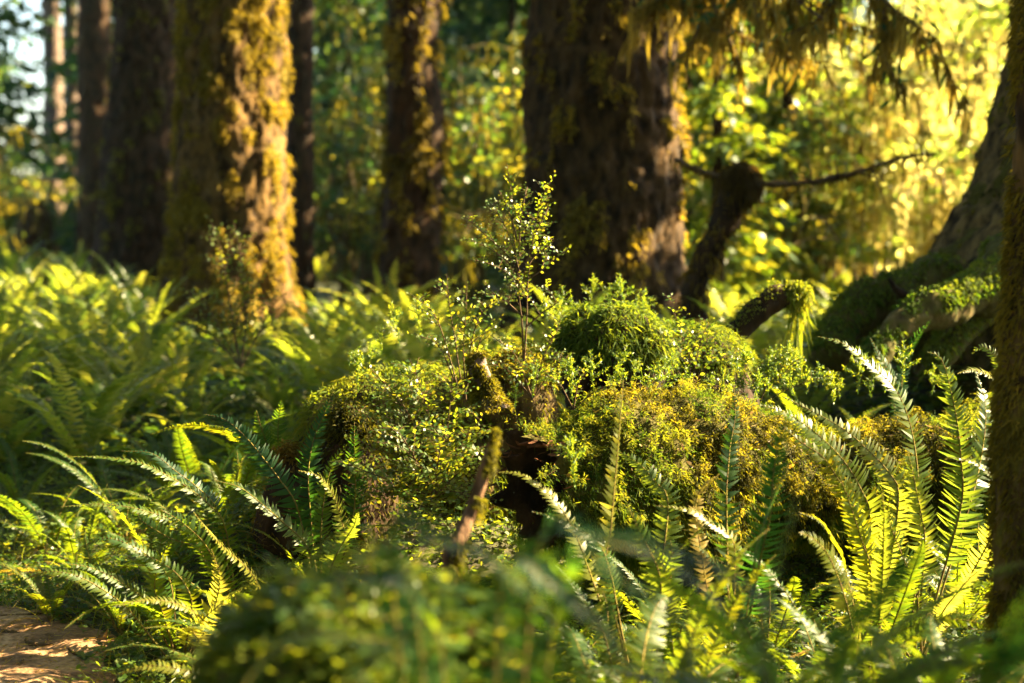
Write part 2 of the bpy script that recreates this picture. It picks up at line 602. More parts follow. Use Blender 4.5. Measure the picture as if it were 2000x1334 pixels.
# ------------------------------------------------------------------ trunks
def trunk(root, name, pts, radii, mat, res=0.03, ridge=0.05, lump=0.05, zmax_fine=4.5, seed=0, moss_n=0, moss_mat='moss',
          moss_len=0.05, moss_thr=0.5, flare=0, sides=None, moss_w=0.008, down=0.7):
    """pts: (x, y, z) along the trunk; radii matching. Fine up to zmax_fine, coarse above. Returns the object"""
    pts = np.array(pts, float)
    z = pts[:, 2]
    zz = np.concatenate([np.arange(z[0], min(zmax_fine, z[-1]), res), np.linspace(min(zmax_fine, z[-1]), z[-1], 12)])
    C = np.stack([np.interp(zz, z, pts[:, k]) for k in range(3)], -1)
    # smooth the centre line
    r = np.interp(zz, z, radii)
    kk = np.ones(9) / 9
    if len(r) > 30:
        r = np.convolve(np.pad(r, 4, 'edge'), kk, 'valid')
        for c in (0, 1):
            C[:, c] = np.convolve(np.pad(C[:, c], 4, 'edge'), kk, 'valid')
    R0 = max(radii)
    ns = sides or int(max(24, min(160, 2 * math.pi * R0 / res)))
    th = np.linspace(0, 2 * math.pi, ns, endpoint=False)
    D = np.stack([np.cos(th), np.sin(th), th * 0], -1)[None].repeat(len(zz), 0)
    base = C[:, None] + D * r[:, None, None]
    B = base.reshape(-1, 3)
    q = B - C[0]
    Rm = np.mean(radii)
    ri = np.abs(fbm(q * np.array((17, 17, 8)) + seed, 3, seed) - 0.5) * 2
    lu = fbm(q * np.array((3.0, 3.0, 2.0)) + seed * 3, 4, seed + 1)
    ms = fbm(q * np.array((10, 10, 5.5)) + seed * 5, 4, seed + 2)
    moss = np.clip((ms - moss_thr) * 5, 0, 1)
    fine = fbm(q * 22, 3, seed + 4)
    d = -ridge * (1 - sm(ri * 3)) + lump * (lu - 0.5) * 2 + moss * 0.02 + 0.03 * (fine - 0.5)
    rr = r[:, None] + (d.reshape(len(zz), ns)) * min(1.0, Rm / 0.25)
    if flare:
        zz0 = np.clip((zz - zz[0]) / flare, 0, 1)
        rr = rr * (1 + (1 - sm(zz0))[:, None] * 0.35 * (0.6 + np.sin(th * 5 + seed) * 0.6)[None])
    V = (C[:, None] + D * rr[..., None]).reshape(-1, 3)
    i = np.arange(len(zz) - 1)[:, None]
    j = np.arange(ns)[None]
    jn = (j + 1) % ns
    Q = np.stack([i * ns + j, i * ns + jn, (i + 1) * ns + jn, (i + 1) * ns + j], -1).reshape(-1, 4)
    mb = MB().add(V, Q, moss)
    L0 = np.array(root.location)
    mb.V = [v - L0 for v in mb.V]
    o = mb.build(name, mat, root)
    if moss_n:
        sel = (moss > 0.3) & (V[:, 2] < zmax_fine)
        m2 = MB()
        fuzz(m2, V[sel] - L0, D.reshape(-1, 3)[sel], moss_n, moss_len, moss_w, down)
        m2.build('moss', M[moss_mat], root)
    return o, V, D.reshape(-1, 3), moss


def crown_mesh(name, seed, z0, z1, rmax, nb, per, size, mat):
    rs = np.random.RandomState(seed)
    mb = MB()
    for k in range(nb):
        z = z0 + (z1 - z0) * rs.uniform(0, 1) ** 0.9
        a = rs.uniform(0, 2 * math.pi)
        L = rmax * (1 - 0.75 * (z - z0) / (z1 - z0)) * rs.uniform(0.5, 1.1)
        d = np.array((math.cos(a), math.sin(a), 0))
        t = rs.uniform(0.1, 1, per)
        side = np.array((-d[1], d[0], 0))
        p = d[None] * (t * L)[:, None]
        p[:, 2] = z - 0.25 * L * t ** 1.5
        p = p + side[None] * (rs.normal(size=per) * 0.22 * L * t)[:, None]
        p[:, 2] += rs.normal(size=per) * 0.12
        dr = nrm(d[None] + rs.normal(size=(per, 3)) * 0.6 + np.array((0, 0, -0.4)))
        strips(mb, p, dr, nrm(rs.normal(size=(per, 3)) * 0.6 + np.array((0, 0, 1))), size * rs.uniform(0.6, 1.3, per),
               size * 0.33, (0.3, 1, 0.2), rs.normal(size=(per, 3)) * 0.05 * np.array((1, 1, 1)), rs.uniform(0, 1, per))
    return mb.mesh(name, mat)


CROWNS = [crown_mesh('crown', 31 + k, 6.5, 22, 3.6, 110, 55, 0.34, M['conifer']) for k in range(2)]


def big_tree(label, cat, px0, D, px_top, radii, mat, name='conifer_tree', crown=0, group=None, ztop=24, **kw):
    "radii: list of (z above base, radius)"
    x0 = xat(px0, D)
    z0 = Hs(x0, D)
    root = empty(name, (x0, D, z0), label, cat, group)
    x1 = xat(px_top, D)
    zs = [-0.25] + [a for a, b in radii[1:]] + [ztop]
    rr = [radii[0][1]] + [b for a, b in radii[1:]] + [radii[-1][1] * 0.45]
    ztopvis = CAMZ + 440 / F * D - z0
    pts = [(x0 + (x1 - x0) * min(1.5, max(0, z) / ztopvis), D, z0 + z) for z in zs]
    o = trunk(root, 'trunk', pts, rr, mat, **kw)
    if crown is not None:
        c = child('crown', CROWNS[crown], root)
        c.rotation_euler = (0, 0, px0)
    return root, o


tA, oA = big_tree('thick golden-mossed conifer trunk with sunlit right flank, left of the centre', 'tree', 446, 14.2, 455,
                  [(0, .51), (0.5, .45), (1.2, .415), (2.5, .375)], M['bark_a'], seed=3, ridge=0.035, lump=0.08, moss_n=30000,
                  moss_thr=0.46, flare=1.2, moss_len=0.032, moss_w=0.006, moss_mat='moss_gold')
tF, oF = big_tree('widest upright conifer trunk with dark scaly bark, right of the slender leafy shrub', 'tree', 1168, 13.0, 1178,
                  [(0, .64), (0.6, .56), (1.4, .51), (2.5, .485)], M['bark_f'], crown=1, seed=9, ridge=0.035, lump=0.07, moss_n=6000,
                  moss_thr=0.56, flare=1.0, moss_len=0.04, moss_w=0.009, moss_mat='moss_gold')
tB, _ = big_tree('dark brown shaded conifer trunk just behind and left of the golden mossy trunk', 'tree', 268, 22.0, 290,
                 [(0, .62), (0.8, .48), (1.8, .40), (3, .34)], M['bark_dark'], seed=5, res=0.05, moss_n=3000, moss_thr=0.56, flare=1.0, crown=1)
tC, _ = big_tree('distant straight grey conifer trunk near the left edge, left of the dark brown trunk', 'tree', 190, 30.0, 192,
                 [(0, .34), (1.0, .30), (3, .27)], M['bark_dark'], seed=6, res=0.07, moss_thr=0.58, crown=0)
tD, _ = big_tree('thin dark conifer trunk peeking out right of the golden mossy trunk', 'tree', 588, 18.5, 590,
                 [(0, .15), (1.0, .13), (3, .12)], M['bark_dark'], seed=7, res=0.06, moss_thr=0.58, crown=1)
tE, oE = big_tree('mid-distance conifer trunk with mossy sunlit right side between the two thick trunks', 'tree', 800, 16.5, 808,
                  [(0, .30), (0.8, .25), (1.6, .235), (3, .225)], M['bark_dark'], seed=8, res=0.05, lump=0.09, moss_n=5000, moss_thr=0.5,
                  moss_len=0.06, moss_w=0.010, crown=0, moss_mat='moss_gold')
tP1, _ = big_tree('faraway brown trunk seen through the gap at the left edge', 'tree', 108, 46.0, 108,
                  [(0, .28), (3, .25), (6, .22)], M['bark_pale'], seed=10, res=0.12, crown=1)
tP2, _ = big_tree('faraway pale sunlit trunk seen through the gap at the left edge', 'tree', 147, 44.0, 145,
                  [(0, .20), (3, .18), (6, .16)], M['bark_pale'], seed=12, res=0.12, crown=0)


# tree with the wide flared foot at the right edge
def tree_g():
    D = 10.0
    cx = 3.30
    z0 = Hs(cx, D)
    root = empty('conifer_tree', (cx, D, z0), 'huge leaning-footed conifer at the right edge with flared mossy base and roots', 'tree')
    zs = [z0 - 0.3, 0.80, 0.99, 1.15, 1.40, 1.66, 2.1, 2.43, 4, 24]
    rr = [1.30, 1.30, 1.27, 1.20, 1.03, .91, .83, .79, .72, .3]
    pts = [(cx, D, z) for z in zs]
    trunk(root, 'trunk', pts, rr, M['bark_g'], seed=14, ridge=0.05, lump=0.09, moss_n=5000, moss_thr=0.54, moss_len=0.03,
          moss_mat='moss', res=0.035, moss_w=0.007)
    L0 = np.array(root.location)
    roots = [([(1990, 500, 9.2), (1930, 560, 8.9), (1840, 600, 8.7), (1750, 645, 8.6), (1690, 720, 8.5)], .10),
             ([(1850, 560, 9.5), (1760, 580, 9.4), (1700, 600, 9.4), (1640, 650, 9.3), (1610, 700, 9.2)], .13),
             ([(1860, 590, 9.2), (1790, 640, 9.1), (1730, 690, 9.0), (1680, 740, 8.95)], .07),
             ([(2030, 560, 9.3), (1960, 585, 9.1), (1900, 625, 8.95), (1850, 680, 8.85), (1820, 740, 8.8)], .085)]
    for k, (pp, r) in enumerate(roots):
        c, L = spline([at(*p) for p in pp], 60)
        mb = MB()
        V, N = tube(mb, c - L0, np.linspace(r * 1.25, r * 0.6, 60), 28, 0.62, 0.5, k * 3)
        o = mb.build('root', M['bark_g'], root)
        mm = MB()
        sel = (N[:, 2] > 0.15) & (fbm(V * 6, 2, k) > .4)
        fuzz(mm, V[sel], N[sel], 4200, 0.022, 0.005, 0.9)
        mm.build('moss', M['moss_green'], o)  # moss kept to the root tops, brighter in place of sunlight
    # low mossy hummock between the roots
    mb = MB()
    c, L = spline([at(1600, 690, 9.6), at(1690, 655, 9.7), at(1790, 650, 9.7), at(1900, 660, 9.6), at(2050, 680, 9.4)], 40)
    V, N = tube(mb, c - L0, np.array([.05, .08, .10, .10, .10]).repeat(8), 30, 0.8, 0.6, 5)
    o = mb.build('root', M['bark_g'], root)
    mm = MB()
    fuzz(mm, V, N, 5000, 0.04, 0.005, 0.9)
    mm.build('moss', M['moss'], o)
    c = child('crown', CROWNS[0], root)
    # small dark stub on the flare
    mb = MB()
    c, L = spline([at(1775, 585, 9.2), at(1750, 565, 9.15), at(1736, 545, 9.1)], 12)
    tube(mb, c - L0, np.linspace(.03, .008, 12), 8, 0, .4)
    mb.build('branch_stub', M['bark_dark'], root)
    return root


tG = tree_g()


def tree_h():
    D = 5.0
    ctr = [(2070, -200), (2062, 0), (2048, 200), (2034, 450), (2024, 700), (2016, 900), (2010, 1100), (2006, 1373)]
    P = [at(a, b, D) for a, b in ctr]
    P = P[::-1]
    x0, y0 = P[0][0], P[0][1]
    z0 = Hs(x0, y0)
    P[0] = np.array((x0, y0, z0 - 0.15))
    root = empty('young_tree', (x0, y0, z0), 'slim moss-furred trunk closest to the camera along the right edge', 'tree')
    P = P + [np.array((P[-1][0] + .05, D, 4.0)), np.array((P[-1][0] + .1, D, 8.0))]
    rr = [.105, .092, .09, .088, .086, .084, .082, .08, .07, .03]
    _, V, N, ms = trunk(root, 'trunk', P, rr, M['bark_a'], res=0.012, ridge=0.01, lump=0.05, seed=21, zmax_fine=2.6, sides=60)
    mb = MB()
    s = V[:, 2] < 2.6
    q = V[s] - np.array(root.location)
    dens = fbm(q * 9, 3, 4) > 0.38
    fuzz(mb, q[dens], N[s][dens], 22000, 0.022, 0.0028, 0.8, jitter=0.004)
    mb.build('moss', M['moss_gold'], root)
    cm = MB()
    rs = np.random.RandomState(3)
    n = 900
    p = rs.normal(size=(n, 3)) * np.array((1.2, 1.2, 1.6)) + np.array((0.2, 0, 7.0))
    strips(cm, p, rdir(n, -0.3, rs), rdir(n, 1, rs), 0.09, 0.035, (0.4, 1, 0.7, 0.1), np.zeros((n, 3)), rs.uniform(0, 1, n))
    cm.build('crown', M['small_leaf'], root)


tree_h()


# ------------------------------------------------------------------ far stump, rotten leaning snag, fallen branch
def far_stump():
    D = 30
    x0 = xat(68, D)
    z0 = Hs(x0, D)
    root = empty('tree_stump', (x0, D, z0), 'ragged broken tree stump in the shade at the far left', 'stump')
    trunk(root, 'trunk', [(x0, D, z0 - .2), (x0, D, z0 + .5), (x0, D, z0 + 1.0), (x0 + .05, D, z0 + 1.25), (x0 + .1, D, z0 + 1.35)],
          [.42, .34, .28, .16, .02], M['bark_dark'], seed=31, res=.05, lump=.12, ridge=.06)


far_stump()


def snag():
    D = 10.8
    P = [at(1345, 600, D), at(1366, 530, D), at(1388, 480, D), at(1415, 430, D), at(1438, 385, D), at(1446, 345, D)]
    b = P[0].copy()
    b[2] = Hs(b[0], b[1])
    root = empty('broken_snag', tuple(b), 'dark bent snag topped by a shaggy round moss clump, before the bright yellow thicket', 'dead tree')
    P = [np.array((b[0] - .03, b[1], b[2] - .1))] + P[1:]
    c, L = spline(P, 50)
    mb = MB()
    V, N = tube(mb, c - b, np.interp(np.linspace(0, 1, 50), [0, .5, .8, 1], [.09, .07, .065, .08]), 24, 0.2, .7, 3)
    mb.build('stem', M['bark_dark'], root)
    mm = MB()
    fuzz(mm, V, N, 900, .04, .006, 1.2)
    cc = at(1442, 350, D) - b
    n = 6000
    d = rdir(n)
    q = cc + (.008, 0, 0) + d * np.array((.085, .085, .07)) * (.75 + .55 * fbm(d * 2.6, 3, 5))[:, None]
    fuzz(mm, q, d, 5500, .04, .006, 1.5, var=np.full(n, .22))  # clump moss set dark as if seen against the light
    strands(mm, cc + d[:300] * .08 + np.array((0.0, 0, -.03)), 200, .12, .006)
    mm.build('moss', M['moss_brown'], root)
    core = MB()
    tube(core, spline([cc + (-.02, 0, -.13), cc + (-.015, 0, -.08), cc + (0.005, 0, -.02), cc + (.03, 0, .05), cc + (.05, 0, .08)], 24)[0], np.interp(np.linspace(0, 1, 24), [0, .25, .5, .8, 1], [.03, .065, .08, .06, .01]), 22, 0, .9)
    core.build('knob', M['bark_dark'], root)
    mb = MB()
    s = MB()
    c1, _ = spline([at(1450, 352, D), at(1400, 345, D), at(1360, 332, D - .1), at(1320, 312, D - .2)], 24)
    v1, n1 = tube(mb, c1 - b, np.linspace(.03, .014, 24), 8, .4, .5)
    c2, _ = spline([at(1470, 358, D), at(1520, 360, D), at(1600, 354, D), at(1680, 335, D), at(1760, 308, D), at(1830, 300, D)], 40)
    v2, n2 = tube(mb, c2 - b, np.linspace(.022, .006, 40), 8, .4, .5)
    for k in range(16):
        i = RS.randint(6, 38)
        e = c2[i] + np.array((RS.uniform(-.12, .2), RS.uniform(-.1, .1), RS.uniform(-.35, .2)))
        c3, _ = spline([c2[i], (c2[i] + e) / 2 + RS.normal(size=3) * .02, e], 10)
        tube(mb, c3 - b, np.linspace(.007, .002, 10), 5, .4, .4)
    mb.build('branch', M['twig'], root)
    fuzz(s, np.vstack([v1, v2]), np.vstack([n1, n2]), 500, .02, .004, 1.2)
    strands(s, c2 - b, 30, .15, .005)
    s.build('moss', M['moss_brown'], root)


snag()


def fallen_branch():
    D = 7.9
    P = [at(1385, 715, D), at(1410, 680, D), at(1450, 640, D), at(1490, 600, D), at(1525, 575, D), at(1560, 568, D)]
    b = np.array(P[0])
    root = empty('fallen_branch', tuple(b), 'dark leaning branch with a mossy drooping head, right of the moss dome', 'branch')
    c, L = spline(P, 50)
    mb = MB()
    V, N = tube(mb, c - b, np.interp(np.linspace(0, 1, 50), [0, .3, 1], [.045, .042, .036]), 20, 0.15, .9, 7)
    mb.build('wood', M['bark_dark'], root)
    mm = MB()
    sel = (N[:, 2] > 0.1)
    fuzz(mm, V[sel], N[sel], 1500, .014, .0025, .5)
    hc = at(1557, 575, D) - b
    d = rdir(2500)
    q = hc + d * np.array((.045, .04, .035))
    fuzz(mm, q, nrm(d + RS.normal(size=d.shape) * .6), 2600, .02, .003, .8)
    strands(mm, hc + d[:200] * np.array((.03, .03, .02)) + np.array((.015, 0, -.03)), 60, .10, .003)
    strands(mm, hc + d[:50] * .012 + np.array((0, 0, -.05)), 30, .2, .003)
    mm.build('moss', M['moss_green'], root)


fallen_branch()


# ------------------------------------------------------------------ the mossy log, its stump and knob
def mossy_log():
    A = np.array((0.07, 5.95, 0.505))
    B = np.array((2.0, 7.05, 0.43))
    root = empty('fallen_log', (A[0], A[1], Hs(A[0], A[1])), 'thick fallen log wrapped in golden moss with a dark hollow broken end facing left', 'log')
    L0 = np.array(root.location)
    n = 110
    t = np.linspace(0, 1, n)
    C = A + (B - A) * t[:, None]
    C[:, 2] += 0.03 * np.sin(t * 7)
    T, S, N = frames(C)
    ns = 96
    th = np.linspace(0, 2 * math.pi, ns, endpoint=False)
    D = S[:, None] * np.cos(th)[None, :, None] + N[:, None] * np.sin(th)[None, :, None]
    r = (0.20 + 0.03 * np.sin(t * 9)) * (.78 + .22 * sm(t / .12))
    W = (C[:, None] + D * r[:, None, None]).reshape(-1, 3)
    f1 = fbm(W * 5, 4, 2).reshape(n, ns)
    f2 = fbm(W * 22, 3, 5).reshape(n, ns)
    rr = r[:, None] + 0.22 * (f1 - .5) + 0.03 * (f2 - .5)
    V = C[:, None] + D * rr[..., None]
    # ragged end
    sh = (fbm(np.stack([np.cos(th) * 2, np.sin(th) * 2, th * 0], -1) * 2.2, 4, 9) - 0.5)
    V[:4] += (T[0] * 1.0)[None, None] * (sh * 0.22)[None, :, None] * np.array([1, .7, .4, .15])[:, None, None]
    i = np.arange(n - 1)[:, None]
    j = np.arange(ns)[None]
    jn = (j + 1) % ns
    Q = np.stack([i * ns + j, i * ns + jn, (i + 1) * ns + jn, (i + 1) * ns + j], -1).reshape(-1, 4)
    MB().add(V.reshape(-1, 3) - L0, Q, 1.0).build('bark', M['bark_log'], root)
    # hollow inside, torn wood at the rim
    m = 26
    ti = np.linspace(0, 0.30, m)
    Ci = A + (B - A) * ti[:, None]
    ri = (0.135 * (1 - (ti / 0.30) ** 3) + 0.004)
    Vi = Ci[:, None] + D[:1] * (ri[:, None, None] * (1 + 0.35 * (f1[:m] - .5))[..., None])
    Vi[0] = V[0] * 0.55 + (A + D[0] * 0.16) * 0.45
    Vr = np.concatenate([V[:1], Vi], 0)
    i = np.arange(m)[:, None]
    Q = np.stack([i * ns + j, (i + 1) * ns + j, (i + 1) * ns + jn, i * ns + jn], -1).reshape(-1, 4)
    MB().add(Vr.reshape(-1, 3) - L0, Q, 0.0).build('hollow', M['bark_dark'], root)  # dark material stands in for the shade inside the hollow
    # splinters of red rotten wood
    sp = MB()
    ns2 = 26
    a = RS.uniform(0.1, 2.9, ns2)
    base = A + S[0] * np.cos(a)[:, None] * 0.15 + N[0] * np.sin(a)[:, None] * 0.15 + RS.normal(size=(ns2, 3)) * 0.02
    strips(sp, base - L0, nrm(-T[0] + RS.normal(size=(ns2, 3)) * 0.35), nrm(RS.normal(size=(ns2, 3))), RS.uniform(.02, .06, ns2), RS.uniform(.003, .008, ns2),
           (1, .9, .8, .1), RS.normal(size=(ns2, 3)) * .01, 0.1)
    sp.build('torn_wood', M['wood'], root)
    # moss coat
    Vf = V.reshape(-1, 3)
    Nf = D.reshape(-1, 3)
    bare = (Vf[:, 0] < 0.16) & (fbm(Vf * 8, 3, 6) > 0.47) & (Nf[:, 2] > -.2)
    keep = ~bare & (Nf[:, 1] < 0.75)
    Vk, Nk = Vf[keep], Nf[keep]
    # clumped: tufts of shoots
    mm = MB()
    rs = np.random.RandomState(8)
    nt_ = 24000
    idx = rs.randint(0, len(Vk), nt_)
    P = Vk[idx] + rs.normal(size=(nt_, 3)) * .008 - L0
    Nn = Nk[idx]
    hgt = fbm(P * 30, 2, 3)
    ok = hgt > .30
    P, Nn, hgt = P[ok], Nn[ok], hgt[ok]
    nt_ = len(P)
    per = 8
    P2 = np.repeat(P + Nn * ((hgt - .35) * .09)[:, None], per, 0) + rs.normal(size=(nt_ * per, 3)) * .0055
    N2 = np.repeat(Nn, per, 0)
    dn = np.repeat(rs.normal(size=(nt_, 3)) * .35, per, 0)
    n2 = len(P2)
    d = nrm(N2 + dn + rs.normal(size=(n2, 3)) * .55 + np.array((0, 0, -.25)))
    l = rs.uniform(.004, .014, n2)
    b = rs.normal(size=(n2, 3)) * .004
    b[:, 2] -= l * .5
    va = np.clip(np.repeat(fbm(P * 7, 3, 2) * .8 - .05 + (hgt - .5) * 2.0, per) + rs.uniform(-.28, .28, n2), 0, 1)
    gr = np.repeat(fbm(P * 3.3 + 9, 3, 21) > .42, per)
    mg = MB()
    strips(mg, P2[gr], d[gr], nrm(rs.normal(size=(gr.sum(), 3))), l[gr] * 1.3, .0014, (.6, 1, .9, .15), b[gr], va[gr])
    mg.build('moss', M['moss_green'], root)
    P2, d, l, b, va = P2[~gr], d[~gr], l[~gr], b[~gr], va[~gr]
    n2 = len(P2)
    strips(mm, P2, d, nrm(rs.normal(size=(n2, 3))), l, rs.uniform(.0010, .0028, n2), (.6, 1, .9, .15), b, va)
    mm.build('moss', M['moss'], root)
    m3 = MB()
    k3 = fbm(Vk * 4, 3, 12) > .40
    fuzz(m3, Vk[k3] + Nk[k3] * .004 - L0, Nk[k3], 12000, .022, .0014, .9, jitter=.006)
    m3.build('moss', M['moss_green'], root)
    for q in range(3):
        sl_ = MB()
        a_ = rad(60 + q * 22)
        b_ = A + (S[0] * math.cos(a_) + N[0] * math.sin(a_)) * RS.uniform(.12, .17) + T[0] * RS.uniform(.0, .03)
        c_, _ = spline([b_ + T[0] * .08, b_, b_ - T[0] * RS.uniform(.03, .08) + RS.normal(size=3) * .008], 14)
        tube(sl_, c_ - L0, np.interp(np.linspace(0, 1, 14), [0, .6, 1], [.014, .010, .002]), 8, 0.0, .6, q)
        sl_.build('torn_wood', M['wood'], root)
    return root, V, D


LOG, LV, LD = mossy_log()


def dome(name, label, cat, ctr, rx, ry, rz, mat, mossm, seed, n, ln, wd, down, waist=.30, zb=None, rough=.35, keep_down=-0.2):
    "moss covered stump: body and moss coat"
    ctr = np.array(ctr, float)
    g = Hs(ctr[0], ctr[1]) if zb is None else zb
    root = empty(name, (ctr[0], ctr[1], g), label, cat)
    L0 = np.array(root.location)
    nu, nv = 72, 60
    u = np.linspace(0, 2 * math.pi, nu, endpoint=False)
    v = np.linspace(0, 1, nv)
    # profile: cap on top then a stem to the ground
    ang = np.clip(v / 0.6, 0, 1) * math.pi * 0.55
    pr = np.sin(ang)
    pz = np.cos(ang)
    k = v > .6
    s = (v[k] - .6) / .4
    pr[k] = pr[~k][-1] * (1 - waist * np.sin(s * math.pi * .7))
    z_end = (g - .1 - ctr[2]) / rz
    pz[k] = pz[~k][-1] * (1 - s) + z_end * s
    V = np.stack([pr[:, None] * np.cos(u) * rx, pr[:, None] * np.sin(u) * ry, np.repeat(pz[:, None], nu, 1) * rz], -1).reshape(-1, 3)
    Nn = nrm(np.stack([pr[:, None] * np.cos(u) / rx, pr[:, None] * np.sin(u) / ry, np.repeat(np.where(k, 0, pz)[:, None], nu, 1) / rz], -1).reshape(-1, 3))
    f = fbm((V + ctr) * 9, 4, seed) - .5
    V = V + Nn * (f * rough * min(rx, ry, 1))[:, None] + (ctr - L0)
    i = np.arange(nv - 1)[:, None]
    j = np.arange(nu)[None]
    jn = (j + 1) % nu
    Q = np.stack([i * nu + j, (i + 1) * nu + j, (i + 1) * nu + jn, i * nu + jn], -1).reshape(-1, 4)
    MB().add(V, Q, 0.35).build('wood', mat, root)
    mm = MB()
    sel = (V[:, 2] > (ctr[2] - L0[2]) + keep_down * rz)
    fuzz(mm, V[sel], nrm(Nn[sel] + .5 * RS.normal(size=Nn[sel].shape)), n, ln, wd, down, jitter=.012)
    mm.build('moss', mossm, root)
    return root


p = at(1190, 690, 7.0)
dome('mossy_stump', 'dome-shaped stump capped with shaggy green moss above the dark hollow behind the log', 'stump', p, .20, .17, .135,
     M['bark_dark'], M['moss_green'], 4, 14000, .034, .0022, 1.0, keep_down=-.1, rough=1.3)
p = at(1330, 705, 7.2)
dome('mossy_stump', 'low flat moss hummock just right of the shaggy moss dome', 'stump', p, .24, .16, .12,
     M['bark_dark'], M['moss_green'], 14, 9000, .03, .002, .8, rough=.25, waist=-.25)
p = at(800, 825, 6.9)
dome('mossy_stump', 'leafy low mound under the small-leaved bush left of the slender shrub', 'stump', p, .36, .25, .17,
     M['bark_g'], M['moss_green'], 24, 22000, .028, .0025, .8, keep_down=-12, rough=.35, waist=-.25)
p = at(1010, 735, 6.8)
dome('rotten_stump', 'grey splintered stump with peeling top at the foot of the slender shrub', 'stump', p, .13, .10, .075,
     M['bark_g'], M['moss'], 34, 6500, .02, .0025, .8, keep_down=-3, rough=.45, waist=-.25)
p = at(684, 845, 6.45)
dome('rotten_stump', 'reddish brown rotten stump knob at the left end of the leafy mound', 'stump', p, .07, .07, .065,
     M['bark_dark'], M['moss'], 44, 9000, .018, .0025, .8, keep_down=-12, rough=.6, waist=-1.2)
p = at(565, 890, 6.4)
dome('rotten_stump', 'small russet clod of rotten wood beside the teal fern left of the mound', 'stump', p, .03, .03, .02,
     M['bark_dark'], M['moss_brown'], 54, 2500, .015, .0025, .5, keep_down=-30, rough=.45, waist=-3)


def knob():
    P = [at(955, 800, 6.25), at(950, 760, 6.25), at(938, 720, 6.25), at(935, 690, 6.25)]
    b = P[0]
    root = empty('dead_stub', tuple(b), 'knobbly upright stub furred with golden moss, left of the log end', 'stub')
    c, L = spline(P, 30)
    mb = MB()
    V, N = tube(mb, c - b, np.interp(np.linspace(0, 1, 30), [0, .3, .6, 1], [.055, .035, .034, .024]), 22, .2, .5, 2)
    mb.build('wood', M['bark_pale'], root)
    mm = MB()
    s = fbm(V * 25, 2) > .42
    fuzz(mm, V[s], N[s], 5200, .013, .0018, .5, jitter=.004)
    mm.build('moss', M['moss'], root)


knob()


def stick():
    P = [at(880, 1110, 4.3), at(895, 1060, 4.3), at(925, 985, 4.35), at(945, 920, 4.35), at(962, 842, 4.35)]
    b = np.array(P[0])
    z = Hs(b[0], b[1])
    P = [np.array((b[0] - .05, b[1], z - .05))] + P
    root = empty('broken_stick', (P[0][0], P[0][1], z), 'grey-brown broken stick standing tilted in the ferns before the log', 'stick')
    L0 = np.array(root.location)
    c, L = spline(P, 60)
    mb = MB()
    V, N = tube(mb, c - L0, np.interp(np.linspace(0, 1, 60), [0, .5, .9, 1], [.030, .024, .014, .002]), 16, .0, .5, 12)
    mb.build('wood', M['stick'], root)
    mm = MB()
    s = (N[:, 0] > .1) & (fbm(V * 14, 2) > .42)
    fuzz(mm, V[s], N[s], 2500, .014, .003, .6, jitter=.003)
    mm.build('moss', M['moss'], root)


stick()

# foreground stump close to the camera
fc = at(715, 1345, 3.0)
FG = dome('mossy_stump', 'big blurred moss-and-leaf covered stump in the foreground, bottom centre', 'stump', fc, .21, .28, .13,
          M['bark_g'], M['moss_green'], 64, 20000, .035, .0030, .9, rough=1.1, keep_down=-3, waist=-.25)


def leafy_sprigs(parent, ctr, R, n, size, mat, name='sprigs', seed=0, tall=.06, zf=None):
    "small round leaves on short stalks over a dome"
    rs = np.random.RandomState(seed)
    mb = MB()
    xy = rs.uniform(-1, 1, (n, 2)) * R
    z = zf(xy[:, 0], xy[:, 1])
    p = np.stack([xy[:, 0], xy[:, 1], z + rs.uniform(0, tall, n)], -1) + ctr
    per = 3
    P2 = np.repeat(p, per, 0)
    a = np.tile(np.arange(per) * 2 * math.pi / per, n) + np.repeat(rs.uniform(0, 6.28, n), per)
    d = np.stack([np.cos(a), np.sin(a), rs.uniform(-.3, .3, n * per)], -1)
    strips(mb, P2, d, nrm(np.array((0, 0, 1.0)) + rs.normal(size=(n * per, 3)) * .3), size * rs.uniform(.7, 1.3, n * per), size * .42,
           (.2, .8, 1, .7, .1), rs.normal(size=(n * per, 3)) * size * .15, np.repeat(rs.uniform(0, 1, n), per))
    return mb.build(name, mat, parent)


leafy_sprigs(FG, np.array((0, 0, fc[2] - FG.location[2])), .27, 1400, .022, M['cover'], seed=4, tall=.13,
             zf=lambda x, y: .15 * np.sqrt(np.clip(1 - (x * x + y * y) / .07, 0, 1)) - .06 + .05 * np.sin(x * 23 + 1) * np.sin(y * 17) - .05)
leafy_sprigs(FG, np.array((0, 0, fc[2] - FG.location[2])), .33, 1200, .020, M['small_leaf'], seed=5, tall=.06, name='sprigs',
             zf=lambda x, y: -.05 - .35 * (x * x + y * y) ** .5)


